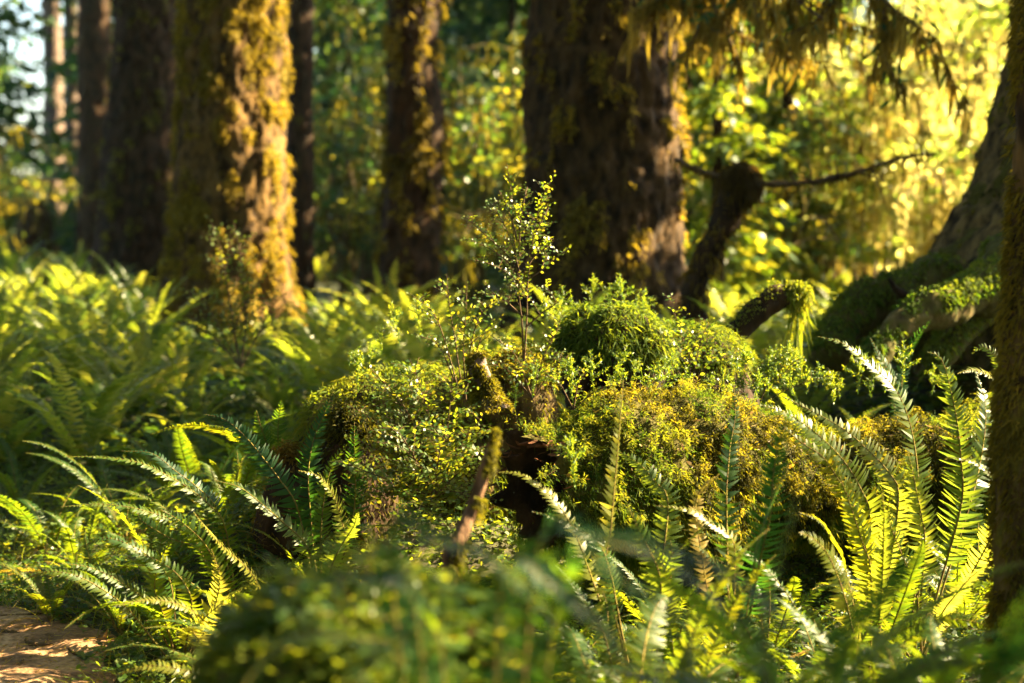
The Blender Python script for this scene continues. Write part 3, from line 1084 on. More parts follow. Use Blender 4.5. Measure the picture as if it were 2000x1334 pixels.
# ------------------------------------------------------------------ ferns
def frond(C, hint, maxw, mb_leaf, mb_stalk, npairs=None, t0=0.16, seed=0, one_side=0, var=0.5, cup=0.18, broken=0.06):
    rs = np.random.RandomState(seed)
    n = 40
    C, L = spline(C, n)
    T, S, N = frames(C, hint)
    if npairs is None:
        npairs = int(np.clip((1 - t0) * L / 0.0118, 26, 78))
    tube(mb_stalk, C, np.linspace(.0042, .0009, n) * (maxw / .055) ** .4, 5, 0.3, cap=False)
    t = t0 + (1 - t0) * (np.linspace(0, 1, npairs) ** 0.93) * 0.995
    u = (t - t0) / (1 - t0)
    prof = np.minimum(1, .70 + u * 1.8) * np.clip((1 - u ** 2.4), 0, 1) ** .9 + .03
    for sgn in (-1, 1):
        if one_side and sgn != one_side:
            pf = prof * .35
        else:
            pf = prof
        tt = np.clip(t + rs.normal(size=npairs) * .002, 0, 1)
        idx = tt * (n - 1)
        P = np.stack([np.interp(idx, np.arange(n), C[:, k]) for k in range(3)], -1)
        Tt = nrm(np.stack([np.interp(idx, np.arange(n), T[:, k]) for k in range(3)], -1))
        Ss = nrm(np.stack([np.interp(idx, np.arange(n), S[:, k]) for k in range(3)], -1))
        Nn = nrm(np.stack([np.interp(idx, np.arange(n), N[:, k]) for k in range(3)], -1))
        fw = .22 + .5 * u ** 2 + rs.normal(size=npairs) * .10
        l = pf * maxw * rs.uniform(.82, 1.1, npairs) * np.where(rs.uniform(size=npairs) < broken, .4, 1)
        d = nrm(Ss * sgn + Tt * fw[:, None] + Nn * (cup + rs.normal(size=npairs) * .08)[:, None])
        nn = nrm(Nn + rs.normal(size=(npairs, 3)) * .16 - Tt * (.25 + rs.uniform(-.1, .15)))
        bend = Tt * (l * .14)[:, None] - Nn * (l * (.16 + rs.uniform(0, .12)))[:, None]
        wd = np.minimum(L * (1 - t0) / npairs * .43, maxw * .15) * np.clip(.4 + prof, .45, 1.0)
        strips(mb_leaf, P, d, nn, l, wd, (.95, 1.0, .88, .70, .42, .04), bend, np.clip(var + rs.normal(size=npairs) * .08, 0, 1))
    return L


def frond_pair(parent, C, hint, maxw, mat, seed, **kw):
    b = np.array(parent.location)
    ml, ms = MB(), MB()
    frond(np.array(C) - b, hint, maxw, ml, ms, seed=seed, **kw)
    o = ml.build('frond', mat, parent)
    ms.build('stalk', M['rachis'], o)
    return o


# prototype fronds in local space: start at origin, lean along +x
PROT = []
for k in range(9):
    rs = np.random.RandomState(100 + k)
    L = rs.uniform(.85, 1.1)
    el = rs.uniform(58, 76)
    pts = [np.zeros(3)]
    a = rad(el)
    p = np.zeros(3)
    curl = rs.uniform(6, 13)
    sway = rs.uniform(-5, 5)
    az = 0
    for j in range(8):
        p = p + np.array((math.cos(a) * math.cos(az), math.cos(a) * math.sin(az), math.sin(a))) * L / 8
        a -= rad(curl * (0.7 + j * .14))
        az += rad(sway)
        pts.append(p)
    ml, ms = MB(), MB()
    frond(pts, (-1, 0, .7), rs.uniform(.052, .068), ml, ms, seed=k, npairs=60)
    PROT.append((ml, ms))
PROT_NEAR = [(a.mesh('frond', M['fern']), b.mesh('stalk', M['rachis'])) for a, b in PROT]


PROT_OLD = []
for a_, b_ in PROT_NEAR[:3]:
    a_ = a_.copy()
    a_.materials[0] = M['fern_old']
    PROT_OLD.append((a_, b_))


def fern_near(x, y, scale, n, seed, label, group='sword ferns around the log', flat=0):
    rs = np.random.RandomState(seed)
    root = empty('sword_fern', (x, y, Hs(x, y) - .01), label, 'fern', group)
    for k in range(n):
        a, b = PROT_NEAR[rs.randint(len(PROT_NEAR))]
        o = child('frond', a, root)
        o.rotation_euler = (rs.normal() * .12, rs.uniform(-.25, .35) + flat, k * 2 * math.pi / n + rs.uniform(-.25, .25))
        s = scale * rs.uniform(.75, 1.1)
        o.scale = (s, s, s)
        child('stalk', b, o)
    for k in range(1 + seed % 3):
        a, b = PROT_OLD[k]
        o = child('frond', a, root)
        o['label'] = 'withered brown frond drooping low'
        o.rotation_euler = (rs.normal() * .5, rs.uniform(.45, .8), rs.uniform(0, 6.28))
        s = scale * rs.uniform(.6, .85)
        o.scale = (s, s * .8, s)
        child('stalk', b, o)
    return root


def fern_mesh(seed, n, npairs=26):
    rs = np.random.RandomState(seed)
    mb = MB()
    for k in range(n):
        L = rs.uniform(.8, 1.1)
        a = rad(rs.uniform(50, 82))
        az = k * 2 * math.pi / n + rs.uniform(-.3, .3)
        curl = rs.uniform(6, 14)
        p = np.zeros(3)
        pts = [p]
        for j in range(7):
            p = p + np.array((math.cos(a) * math.cos(az), math.cos(a) * math.sin(az), math.sin(a))) * L / 7
            a -= rad(curl * (.7 + j * .16))
            pts.append(p)
        ms = MB()
        frond(pts, (-math.cos(az), -math.sin(az), .8), rs.uniform(.055, .075), mb, ms, npairs=npairs, seed=seed * 31 + k, var=rs.uniform(.25, .8))
    return mb.mesh('sword_fern', M['fern_far'])


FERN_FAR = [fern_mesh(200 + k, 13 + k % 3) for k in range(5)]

WHERE = []          # (object, px, py, phrase)


def put(o, phrase):
    WHERE.append((o, phrase))
    return o


def fern_far(x, y, s, seed, phrase, group):
    rs = np.random.RandomState(seed)
    o = bpy.data.objects.new('sword_fern', FERN_FAR[rs.randint(5)])
    COL.objects.link(o)
    o.location = (x, y, Hs(x, y) - .02)
    o.rotation_euler = (rs.normal() * .05, rs.normal() * .05, rs.uniform(0, 6.28))
    o.scale = (s, s, s * rs.uniform(.85, 1.1))
    tag(o, None, 'fern', group)
    return put(o, phrase)


def hero(label, px, D, fr, seed, dz=0.0, extra=0):
    "fr: list of (list of photo points tip->base, depth at tip, depth at base, half width, normal hint, material, kwargs)"
    x = xat(px, D)
    root = empty('sword_fern', (x, D, Hs(x, D) + dz), label, 'fern', 'sword ferns around the log')
    base = np.array(root.location)
    for k, (pts, Dt, Db, mw, hint, mat, kw) in enumerate(fr):
        n = len(pts)
        P = [at(a, b, Dt + (Db - Dt) * i / (n - 1)) for i, (a, b) in enumerate(pts)]
        last = P[-1]
        P = P + [last * .45 + base * .55, base + np.array(((k % 3 - 1) * .015, 0, 0))]
        P = P[::-1]
        c, L = spline(P, 30)
        seg = np.linalg.norm(np.diff(np.array(P), axis=0), axis=1)
        t0 = min(.5, (seg[0] + seg[1] * .35) / seg.sum())
        kw = dict(kw)
        kw.setdefault('t0', t0)
        frond_pair(root, P, hint, mw, M[mat], seed * 40 + k, **kw)
    for k in range(extra):
        rs = np.random.RandomState(seed * 7 + k)
        a, b = PROT_NEAR[rs.randint(len(PROT_NEAR))]
        o = child('frond', a, root)
        o.rotation_euler = (rs.normal() * .12, rs.uniform(-.1, .5), rs.uniform(0, 6.28))
        s = rs.uniform(.45, .75)
        o.scale = (s, s, s)
        child('stalk', b, o)
    return root


HN = (0.1, -1, .45)      # faces the camera
HU = (0.3, -.5, 1)       # faces up
HL = (0.6, -.8, .4)
g, y_, o_ = 'fern', 'fern_far', 'fern_old'  # sun and shade put into frond colour: brighter material, darker low tones

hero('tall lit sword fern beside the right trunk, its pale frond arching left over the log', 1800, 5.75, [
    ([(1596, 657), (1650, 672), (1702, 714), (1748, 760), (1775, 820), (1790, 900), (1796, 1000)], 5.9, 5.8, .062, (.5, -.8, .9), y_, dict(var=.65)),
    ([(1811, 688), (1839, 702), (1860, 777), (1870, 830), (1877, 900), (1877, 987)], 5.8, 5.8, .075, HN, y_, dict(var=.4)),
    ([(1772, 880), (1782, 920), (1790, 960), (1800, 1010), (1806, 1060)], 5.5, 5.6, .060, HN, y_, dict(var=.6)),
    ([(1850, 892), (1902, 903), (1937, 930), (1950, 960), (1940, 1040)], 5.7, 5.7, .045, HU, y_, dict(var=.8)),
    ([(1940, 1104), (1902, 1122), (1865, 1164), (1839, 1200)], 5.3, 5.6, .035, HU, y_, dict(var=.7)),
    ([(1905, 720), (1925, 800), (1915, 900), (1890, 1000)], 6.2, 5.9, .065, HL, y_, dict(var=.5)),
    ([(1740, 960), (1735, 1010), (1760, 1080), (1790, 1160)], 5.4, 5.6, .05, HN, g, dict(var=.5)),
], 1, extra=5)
hero('broad sword fern in front of the log with three fronds fanning up to the left', 1710, 5.45, [
    ([(1478, 790), (1524, 802), (1573, 830), (1615, 865), (1653, 907), (1685, 963), (1699, 1010)], 5.6, 5.6, .060, (-.2, -.8, .9), y_, dict(var=.65)),
    ([(1527, 774), (1590, 805), (1650, 840), (1695, 879), (1734, 921), (1755, 975)], 5.8, 5.7, .050, (-.2, -.8, .9), y_, dict(var=.6)),
    ([(1524, 830), (1566, 865), (1608, 893), (1636, 935), (1667, 987), (1690, 1060)], 5.5, 5.5, .055, (-.2, -.8, .7), g, dict(var=.7)),
    ([(1640, 930), (1662, 990), (1685, 1062), (1700, 1110)], 5.4, 5.45, .055, HN, y_, dict(var=.45)),
    ([(1722, 960), (1727, 1000), (1726, 1044), (1724, 1111), (1719, 1190)], 5.2, 5.3, .045, HN, y_, dict(var=.5)),
    ([(1560, 1040), (1585, 1050), (1612, 1076), (1632, 1115), (1651, 1170), (1665, 1230)], 5.0, 5.2, .055, (.3, -1, .5), y_, dict(var=.8)),
    ([(1560, 1000), (1600, 1017), (1632, 1060), (1650, 1110)], 5.2, 5.4, .035, HU, g, dict(var=.7)),
], 2, extra=5)
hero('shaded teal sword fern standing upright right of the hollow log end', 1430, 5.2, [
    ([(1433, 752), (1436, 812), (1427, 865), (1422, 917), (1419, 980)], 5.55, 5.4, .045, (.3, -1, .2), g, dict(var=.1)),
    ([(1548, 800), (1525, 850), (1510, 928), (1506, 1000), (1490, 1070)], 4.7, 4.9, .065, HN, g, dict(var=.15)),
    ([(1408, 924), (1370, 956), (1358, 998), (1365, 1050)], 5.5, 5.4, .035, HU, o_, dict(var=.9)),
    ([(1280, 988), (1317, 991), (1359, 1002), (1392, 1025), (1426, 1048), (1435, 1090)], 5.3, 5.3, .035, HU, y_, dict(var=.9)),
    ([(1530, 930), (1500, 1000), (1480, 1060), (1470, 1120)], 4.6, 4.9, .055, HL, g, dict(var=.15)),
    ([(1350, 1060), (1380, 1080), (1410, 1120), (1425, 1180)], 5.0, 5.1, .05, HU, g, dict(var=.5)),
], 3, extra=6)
hero('sword fern with one upright golden half-stripped frond below the hollow', 1255, 5.15, [
    ([(1217, 742), (1213, 800), (1207, 870), (1200, 950), (1192, 1040), (1182, 1125)], 5.3, 5.2, .052, (.8, -1, .1), y_, dict(var=1.0, one_side=-1, t0=.12, npairs=54)),
    ([(1200, 880), (1228, 892), (1255, 912), (1278, 940), (1305, 990)], 5.6, 5.5, .050, HN, y_, dict(var=.4)),
    ([(1225, 985), (1250, 1040), (1269, 1077), (1287, 1119), (1290, 1180)], 4.9, 5.0, .06, HN, y_, dict(var=.55)),
    ([(960, 922), (1012, 925), (1050, 947), (1090, 985), (1130, 1060)], 5.4, 5.3, .038, HU, y_, dict(var=.95)),
    ([(1040, 1000), (1080, 1010), (1130, 1035), (1180, 1080)], 5.2, 5.2, .045, HU, g, dict(var=.6)),
    ([(1440, 1010), (1390, 1020), (1340, 1060), (1300, 1110)], 4.9, 5.1, .045, HU, g, dict(var=.4)),
], 4, extra=7)
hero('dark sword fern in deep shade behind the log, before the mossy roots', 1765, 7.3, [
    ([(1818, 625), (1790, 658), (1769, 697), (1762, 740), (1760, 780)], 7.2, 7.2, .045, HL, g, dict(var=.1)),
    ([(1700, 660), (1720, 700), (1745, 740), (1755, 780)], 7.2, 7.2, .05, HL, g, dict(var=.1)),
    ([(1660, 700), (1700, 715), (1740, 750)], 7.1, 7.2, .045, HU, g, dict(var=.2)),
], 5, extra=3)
hero('sword fern arching out from behind the slim moss-furred trunk at right', 1985, 6.6, [
    ([(1900, 690), (1915, 676), (1940, 690), (1960, 730), (1975, 800)], 6.6, 6.6, .055, HN, y_, dict(var=.6)),
    ([(1870, 730), (1900, 722), (1940, 740), (1970, 800)], 6.5, 6.6, .055, HU, y_, dict(var=.7)),
    ([(1880, 860), (1910, 840), (1950, 860), (1975, 920)], 6.4, 6.6, .05, HU, y_, dict(var=.7)),
], 6, extra=5)
hero('sword fern with two long low fronds reaching left over dark debris', 465, 6.0, [
    ([(130, 892), (200, 893), (270, 903), (308, 919), (363, 950), (413, 990), (440, 1030)], 5.9, 6.0, .040, (-.2, -.35, 1), g, dict(var=.7)),
    ([(237, 881), (297, 886), (341, 919), (385, 952), (425, 1000)], 6.1, 6.0, .045, HU, g, dict(var=.2)),
    ([(314, 996), (352, 1018), (396, 1057), (418, 1095), (440, 1140)], 5.7, 5.8, .060, HN, g, dict(var=.45)),
    ([(378, 1000), (407, 1037), (440, 1073), (479, 1106), (505, 1150)], 5.6, 5.8, .040, HU, y_, dict(var=.95)),
    ([(345, 930), (290, 985), (270, 1010), (330, 1050), (400, 1080)], 6.1, 6.0, .035, HN, g, dict(var=.4)),
    ([(120, 990), (200, 985), (290, 1000), (370, 1040)], 5.8, 5.9, .035, HU, g, dict(var=.5)),
], 7, extra=6)
hero('large dark sword fern with upright fronds left of the leafy mound', 620, 6.1, [
    ([(399, 809), (440, 820), (479, 853), (512, 892), (545, 935), (580, 990)], 6.2, 6.1, .055, (-.2, -.8, .8), g, dict(var=.2)),
    ([(418, 938), (468, 952), (512, 985), (550, 1018), (600, 1068)], 5.9, 6.0, .050, (-.2, -.6, 1), y_, dict(var=.5)),
    ([(652, 762), (633, 809), (611, 864), (602, 930), (606, 1000)], 6.3, 6.2, .055, HN, g, dict(var=.15)),
    ([(677, 870), (649, 908), (633, 974), (627, 1040)], 6.0, 6.0, .050, HL, g, dict(var=.5)),
    ([(583, 919), (622, 930), (649, 963), (666, 1013), (675, 1070)], 5.8, 5.9, .050, HU, y_, dict(var=.8)),
    ([(692, 824), (692, 888), (694, 974), (680, 1050)], 6.0, 6.0, .058, HN, g, dict(var=.3)),
    ([(700, 1000), (690, 1030), (670, 1060), (650, 1100)], 5.6, 5.8, .045, HU, y_, dict(var=.6)),
], 8, extra=6)
hero('spreading pale sword fern at the path side, lowest of the left group', 345, 5.7, [
    ([(160, 1068), (204, 1051), (248, 1062), (286, 1084), (330, 1130)], 5.6, 5.6, .045, HU, g, dict(var=.45)),
    ([(44, 1134), (88, 1117), (143, 1123), (198, 1150), (250, 1190)], 5.7, 5.7, .040, HU, g, dict(var=.45)),
    ([(226, 1183), (286, 1172), (341, 1178), (385, 1200), (400, 1230)], 5.3, 5.5, .035, HU, y_, dict(var=.8)),
    ([(336, 1057), (312, 1095), (302, 1150), (315, 1190)], 5.6, 5.6, .050, HN, g, dict(var=.5)),
    ([(264, 1079), (308, 1095), (352, 1128), (375, 1180)], 5.5, 5.5, .045, HN, g, dict(var=.45)),
    ([(413, 1073), (429, 1128), (420, 1180), (390, 1220)], 5.5, 5.5, .045, HN, y_, dict(var=.7)),
    ([(505, 1140), (470, 1150), (430, 1180), (390, 1220)], 5.4, 5.5, .035, HU, y_, dict(var=.85)),
    ([(420, 1290), (400, 1262), (385, 1245), (370, 1230)], 5.2, 5.5, .035, HU, y_, dict(var=.85)),
    ([(120, 1100), (180, 1110), (240, 1140), (290, 1180)], 5.5, 5.6, .04, HU, g, dict(var=.5)),
], 9, extra=5)
hero('small upright sword fern at the top of the left fern slope', 560, 6.9, [
    ([(550, 782), (543, 837), (546, 900)], 6.8, 6.9, .05, HN, g, dict(var=.2)),
    ([(500, 800), (515, 850), (540, 910)], 6.7, 6.9, .05, HN, g, dict(var=.2)),
    ([(600, 830), (585, 870), (565, 910)], 6.8, 6.9, .045, HN, g, dict(var=.3)),
], 10, extra=5)
hero('pale sword fern lying low at the bottom edge next to the path', 440, 5.0, [
    ([(225, 1318), (286, 1302), (352, 1308), (420, 1335)], 5.0, 5.0, .035, HU, y_, dict(var=.75)),
    ([(300, 1290), (350, 1280), (400, 1300), (440, 1340)], 5.1, 5.0, .035, HU, y_, dict(var=.7)),
], 11, extra=2)
# out-of-focus foreground ferns
hero('blurred teal sword fern rising from the bottom right, nearest to the camera', 1560, 2.7, [
    ([(1570, 930), (1545, 1010), (1520, 1100), (1490, 1200), (1500, 1320)], 2.5, 2.7, .050, (.9, -.6, .2), g, dict(var=.1)),
    ([(1180, 1060), (1280, 1085), (1380, 1150), (1450, 1240), (1500, 1340)], 2.5, 2.7, .045, HU, g, dict(var=.15)),
    ([(2050, 1090), (1930, 1130), (1830, 1190), (1740, 1270), (1680, 1340)], 2.4, 2.6, .045, HU, g, dict(var=.2)),
    ([(1850, 1030), (1770, 1110), (1690, 1200), (1620, 1310)], 2.6, 2.7, .045, HL, g, dict(var=.1)),
    ([(1300, 1180), (1380, 1220), (1460, 1290), (1510, 1350)], 2.3, 2.6, .045, HU, g, dict(var=.1)),
], 12, extra=4)
hero('blurred sword fern draping over the right side of the foreground stump', 960, 2.75, [
    ([(1110, 1300), (1060, 1190), (990, 1110), (900, 1065), (800, 1055), (720, 1075), (690, 1110)][::-1], 2.3, 2.6, .045, (.2, -.6, 1), g, dict(var=.25, t0=.1)),
    ([(1620, 1310), (1520, 1200), (1400, 1110), (1280, 1060), (1150, 1050), (1050, 1070)], 2.5, 2.7, .045, HU, g, dict(var=.2)),
    ([(1250, 1340), (1180, 1230), (1080, 1150), (980, 1130)], 2.4, 2.6, .045, HU, g, dict(var=.2)),
    ([(1390, 1300), (1320, 1200), (1220, 1140), (1100, 1120)], 2.6, 2.7, .04, HU, g, dict(var=.2)),
], 13, extra=3)
hero('blurred sword fern cut by the bottom right corner of the picture', 1930, 2.9, [
    ([(2010, 1130), (1990, 1200), (1950, 1280), (1930, 1340)], 2.7, 2.8, .05, HN, g, dict(var=.2)),
    ([(2100, 1180), (2040, 1220), (1990, 1280), (1950, 1350)], 2.6, 2.8, .045, HU, g, dict(var=.2)),
    ([(1800, 1180), (1840, 1230), (1880, 1290), (1910, 1350)], 2.7, 2.8, .045, HU, g, dict(var=.2)),
], 14, extra=4)

hero('blurred fern draped across the top of the leafy foreground stump', 900, 2.75, [
    ([(1060, 1260), (1010, 1160), (940, 1080), (840, 1045), (760, 1060), (850, 1120)][:5], 2.5, 2.7, .045, (.2, -.6, 1), g, dict(var=.3, t0=.05)),
    ([(470, 1350), (530, 1270), (610, 1235), (700, 1250), (780, 1310)], 2.5, 2.7, .040, HU, g, dict(var=.4)),
    ([(560, 1180), (640, 1130), (730, 1130), (810, 1190)], 2.6, 2.7, .040, HU, g, dict(var=.3)),
    ([(690, 1400), (720, 1300), (790, 1250), (860, 1260)], 2.4, 2.7, .040, HU, g, dict(var=.3)),
], 15)

# procedural near ferns
near = [
    (1150, 4.7, 0.60, 10, 'low sword fern lit in patches under the tilted stick'),
    (1000, 4.9, 0.55, 10, 'low sword fern right behind the tilted grey-brown stick'),
    (1350, 4.4, 0.74, 11, 'mid sword fern in shade below the horizontal pale frond'),
    (1560, 4.4, .70, 12, 'leafy sword fern between the blurred teal fern and the log'),
    (1650, 4.0, .82, 12, 'half-lit sword fern directly behind the blurred teal fern'),
    (1840, 4.4, .74, 12, 'yellow-lit sword fern just left of the foot of the slim mossy trunk'),
    (1500, 5.7, 0.55, 10, 'small sword fern hugging the front of the mossy log'),
    (1890, 6.2, 0.62, 12, 'sword fern on the right end of the log beside the slim trunk'),
    (760, 5.2, 0.46, 9, 'little sword fern before the leafy mound, above the foreground stump'),
    (860, 5.5, 0.38, 8, 'little sword fern left of the tilted stick'),
    (560, 5.2, 0.46, 9, 'short sword fern left of the foreground stump top'),
    (240, 7.6, 0.62, 11, 'shaded sword fern in the hollow above the long low fronds'),
    (90, 7.4, 0.55, 11, 'shaded sword fern at the left edge above the leafy ground cover'),
    (400, 7.9, 0.66, 12, 'shaded sword fern up-slope of the long low fronds'),
    (530, 8.2, 0.66, 12, 'shaded sword fern in front of the golden mossy trunk, low'),
    (640, 7.9, 0.60, 11, 'sword fern behind the rotten reddish stump knob'),
    (1480, 8.3, 0.55, 11, 'sword fern in shade under the leaning rotten branch'),
    (1600, 8.0, 0.60, 11, 'sword fern in shade right of the mossy branch head'),
    (1690, 7.7, 0.55, 11, 'sword fern at the foot of the mossy roots, left side'),
    (1900, 7.9, 0.55, 11, 'sword fern below the thick mossy root at the right'),
    (400, 6.5, .48, 11, 'mid-sized sword fern behind the two long low fronds'),
    (230, 6.1, .40, 11, 'small sword fern left of the spreading pale fern'),
    (480, 5.3, .42, 11, 'small sword fern between the pale low fern and the foreground stump'),
    (90, 6.35, .40, 11, 'low sword fern just above the path at the left edge'),
    (790, 5.6, .42, 11, 'small sword fern under the front of the leafy mound'),
    (930, 5.6, .40, 10, 'small sword fern behind the top of the tilted stick'),
    (590, 5.85, .50, 11, 'sword fern hiding the foot of the small russet clod'),
    (735, 5.85, .46, 11, 'sword fern at the foot of the reddish stump knob'),
    (1310, 5.65, .48, 10, 'small sword fern against the mossy flank of the log'),
    (1120, 2.9, .95, 11, 'strongly blurred sword fern at the bottom, right of the foreground stump'),
    (1300, 3.1, 1.09, 11, 'strongly blurred sword fern at the bottom centre right'),
    (1700, 2.95, 1.0, 12, 'strongly blurred teal sword fern at the bottom, right of the nearest fern'),
    (1420, 3.3, .98, 11, 'strongly blurred sword fern behind the nearest teal fern'),
    (1900, 3.3, .95, 11, 'blurred sword fern before the foot of the slim mossy trunk'),
    (500, 3.6, 0.60, 10, 'blurred low fern at the left side of the foreground stump'),
    (1000, 3.5, 0.88, 11, 'blurred low fern behind the right side of the foreground stump'),
    (840, 3.6, 0.73, 10, 'blurred low fern directly behind the foreground stump'),
    (1100, 5.3, 0.44, 11, 'small fern below the dark hollow of the log'),
    (1200, 4.6, 0.58, 11, 'sword fern at the base of the golden half-stripped frond'),
    (1250, 4.0, 0.90, 12, 'half-blurred sword fern below the golden stripped frond'),
    (1430, 3.8, .80, 12, 'half-blurred sword fern left of the nearest teal fern'),
    (1770, 3.6, .90, 12, 'half-blurred sword fern at bottom right between teal fronds'),
    (1940, 4.0, .85, 12, 'sword fern hiding the foot of the slim mossy trunk'),
    (1080, 4.2, 0.65, 11, 'low sword fern right of the foreground stump'),
    (1620, 5.2, 0.66, 12, 'yellow-green sword fern filling the gap between the two lit clumps'),
    (1330, 5.3, 0.46, 10, 'small fern in the dark gap beneath the log'),
    (860, 4.9, 0.50, 11, 'small sword fern just left of the foot of the tilted stick'),
    (690, 5.0, 0.55, 12, 'sword fern above the left side of the foreground stump'),
    (520, 5.6, 0.50, 12, 'sword fern among the pale low fronds beside the path'),
    (300, 6.4, 0.45, 11, 'sword fern amid leafy cover above the path'),
    (150, 6.9, 0.45, 11, 'sword fern near the left edge above the path'),
    (30, 8.2, 0.60, 11, 'shaded sword fern at the very left edge'),
    (330, 8.6, 0.62, 11, 'shaded sword fern below the bright left patch'),
    (460, 6.9, 0.50, 11, 'dark sword fern up-slope from the low pale fronds'),
    (1105, 8.4, 0.60, 8, 'sword fern with long dark fronds rising behind the slender shrub'),
    (1240, 8.6, 0.62, 8, 'sword fern rising behind the shaggy moss dome'),
]
for k, (px, D, s, n, lab) in enumerate(near):
    fern_near(xat(px, D), D, s, n, 300 + k, lab)

# ferns out to the back
cnt = 0
rs = np.random.RandomState(77)


def scatter_ferns(n, px0, px1, D0, D1, s0, s1, phrase, group, mind=.42):
    global cnt
    pts = []
    tries = 0
    while len(pts) < n and tries < n * 40:
        tries += 1
        D = D0 + (D1 - D0) * rs.uniform() ** .9
        px = rs.uniform(px0, px1)
        x = xat(px, D)
        if all((x - a) ** 2 + (D - b) ** 2 > mind ** 2 for a, b in pts):
            if (x - tA.location.x) ** 2 + (D - 14.2) ** 2 < .6 or (x - tF.location.x) ** 2 + (D - 13) ** 2 < .6:
                continue
            pts.append((x, D))
            cnt += 1
            fern_far(x, D, rs.uniform(s0, s1), 900 + cnt, phrase, group)


scatter_ferns(42, -60, 300, 8.8, 17, .58, .92, 'sunlit sword fern left of the golden mossy trunk', 'bright ferns at the left')
scatter_ferns(26, 300, 640, 9.0, 13.2, .34, .55, 'sword fern clustered before the golden mossy trunk', 'ferns before the golden trunk')
scatter_ferns(18, 620, 820, 9.4, 15, .62, .9, 'glowing sword fern between the two thick trunks', 'glowing ferns between the trunks')
scatter_ferns(12, 840, 1340, 9.2, 12.2, .6, .85, 'sword fern at the foot of the widest trunk', 'ferns behind the mound')
scatter_ferns(18, 1340, 1700, 9.0, 15, .6, .9, 'shaded sword fern beyond the leaning branch', 'ferns beyond the leaning branch')
scatter_ferns(26, -40, 1700, 17, 30, .8, 1.1, 'distant sword fern among the far trunks', 'distant ferns', 1.0)


# ------------------------------------------------------------------ small-leaved shrubs
def twig_leaves(mbt, mbl, P, r0, r1, lsize, step, rs, flat=(0, 0, 1), start=.25, pinn=True):
    n = 26
    c, L = spline(P, n)
    tube(mbt, c, np.linspace(r0, r1, n), 5, .3, cap=False)
    m = max(3, int(L * (1 - start) / step))
    t = start + (1 - start) * (np.arange(m) + .5) / m
    idx = t * (n - 1)
    Q = np.stack([np.interp(idx, np.arange(n), c[:, k]) for k in range(3)], -1)
    T, S, N = frames(c, flat)
    ii = np.clip(idx.astype(int), 0, n - 1)
    sg = np.where(np.arange(m) % 2 == 0, 1, -1)[:, None]
    d = nrm(S[ii] * sg + T[ii] * .5 + rs.normal(size=(m, 3)) * .18)
    l = 1.25 * lsize * rs.uniform(.65, 1.2, m) * (1 - .4 * t)
    strips(mbl, Q, d, nrm(N[ii] + rs.normal(size=(m, 3)) * .35), l, l * .29, (.15, .75, 1, .8, .1), rs.normal(size=(m, 3)) * l.mean() * .1,
           np.clip(rs.uniform(.15, 1, m), 0, 1))
    return c


def shrub(label, name, D, stems, seed, lsize=.013, side=12, sl=.16, cat='shrub', mat='small_leaf', group=None, r0=.003, spread=.35, up=.25, step=.011, st=.25):
    rs = np.random.RandomState(seed)
    b = at(stems[0][0][0], stems[0][0][1], D)
    root = empty(name, tuple(b), label, cat, group)
    mt, ml = MB(), MB()
    for s in stems:
        P = [at(q[0], q[1], D + (q[2] if len(q) > 2 else 0)) - b for q in s]
        c = twig_leaves(mt, ml, P, r0, r0 * .3, lsize, step * 1.3, rs, (0, -.7, .7), st)
        n = len(c)
        L = np.linalg.norm(np.diff(c, axis=0), axis=1).sum()
        for k in range(int(side * L / .35)):
            t = rs.uniform(st, .92)
            i = int(t * (n - 1))
            T = nrm(c[min(i + 1, n - 1)] - c[i])
            a = rs.uniform(0, 2 * math.pi)
            d = nrm(np.array((math.cos(a), math.sin(a) * .7, up)) + T * spread)
            l = sl * rs.uniform(.4, 1.1) * (1.15 - t * .7)
            e = c[i] + d * l
            mid = c[i] + d * l * .5 + np.array((0, 0, l * .08))
            twig_leaves(mt, ml, [c[i], mid, e], r0 * .4, r0 * .15, lsize, step, rs, (0, -.5, .9), .12)
    mt.build('twigs', M['twig'], root)
    ml.build('foliage', M[mat], root)
    return root


# slender shrub in the middle
shrub('slender small-leaved shrub with airy crown standing tall in the middle of the picture', 'huckleberry_shrub', 6.6, [
    [(1022, 705), (1020, 640), (1014, 580), (1010, 520), (1002, 450), (1000, 390), (990, 318)],
    [(1024, 705), (1029, 620), (1030, 560), (1038, 490), (1050, 420), (1062, 380), (1086, 334)],
    [(1016, 560), (1000, 510), (960, 470), (905, 420, -.05)],
    [(1014, 540), (990, 510), (955, 485), (915, 466, .05)],
    [(1016, 555), (985, 530), (955, 515), (918, 507)],
    [(1014, 530), (998, 470), (980, 430), (963, 405, .04)],
    [(1024, 550), (1055, 530), (1085, 505), (1116, 484)],
    [(1024, 530), (1045, 500), (1070, 480), (1082, 465, -.05)],
    [(1026, 520), (1044, 460), (1060, 430), (1072, 405, .06)],
    [(1014, 500), (1016, 440), (1024, 390), (1030, 365, .05)],
    [(1010, 470), (1000, 430), (985, 395), (975, 372)],
    [(1022, 620), (990, 590), (960, 570), (945, 548)],
    [(1026, 640), (1060, 610), (1085, 590), (1062, 555)],
], 5, side=17, sl=.12, r0=.0032, lsize=.0145, st=.3, up=.10, spread=.6, step=.0085)
shrub('little straight shoots with paired leaves left of the slender shrub', 'huckleberry_shrub', 6.4, [
    [(905, 780), (888, 660), (878, 600), (872, 533)],
    [(910, 780), (905, 680), (910, 610), (912, 548)],
    [(900, 780), (870, 670), (845, 610), (795, 570)],
    [(900, 780), (860, 680), (815, 655)],
    [(905, 780), (925, 650), (960, 590), (1000, 590)],
    [(905, 780), (930, 690), (950, 640), (985, 615)],
], 6, side=12, sl=.12, r0=.0028, lsize=.017, st=.35)
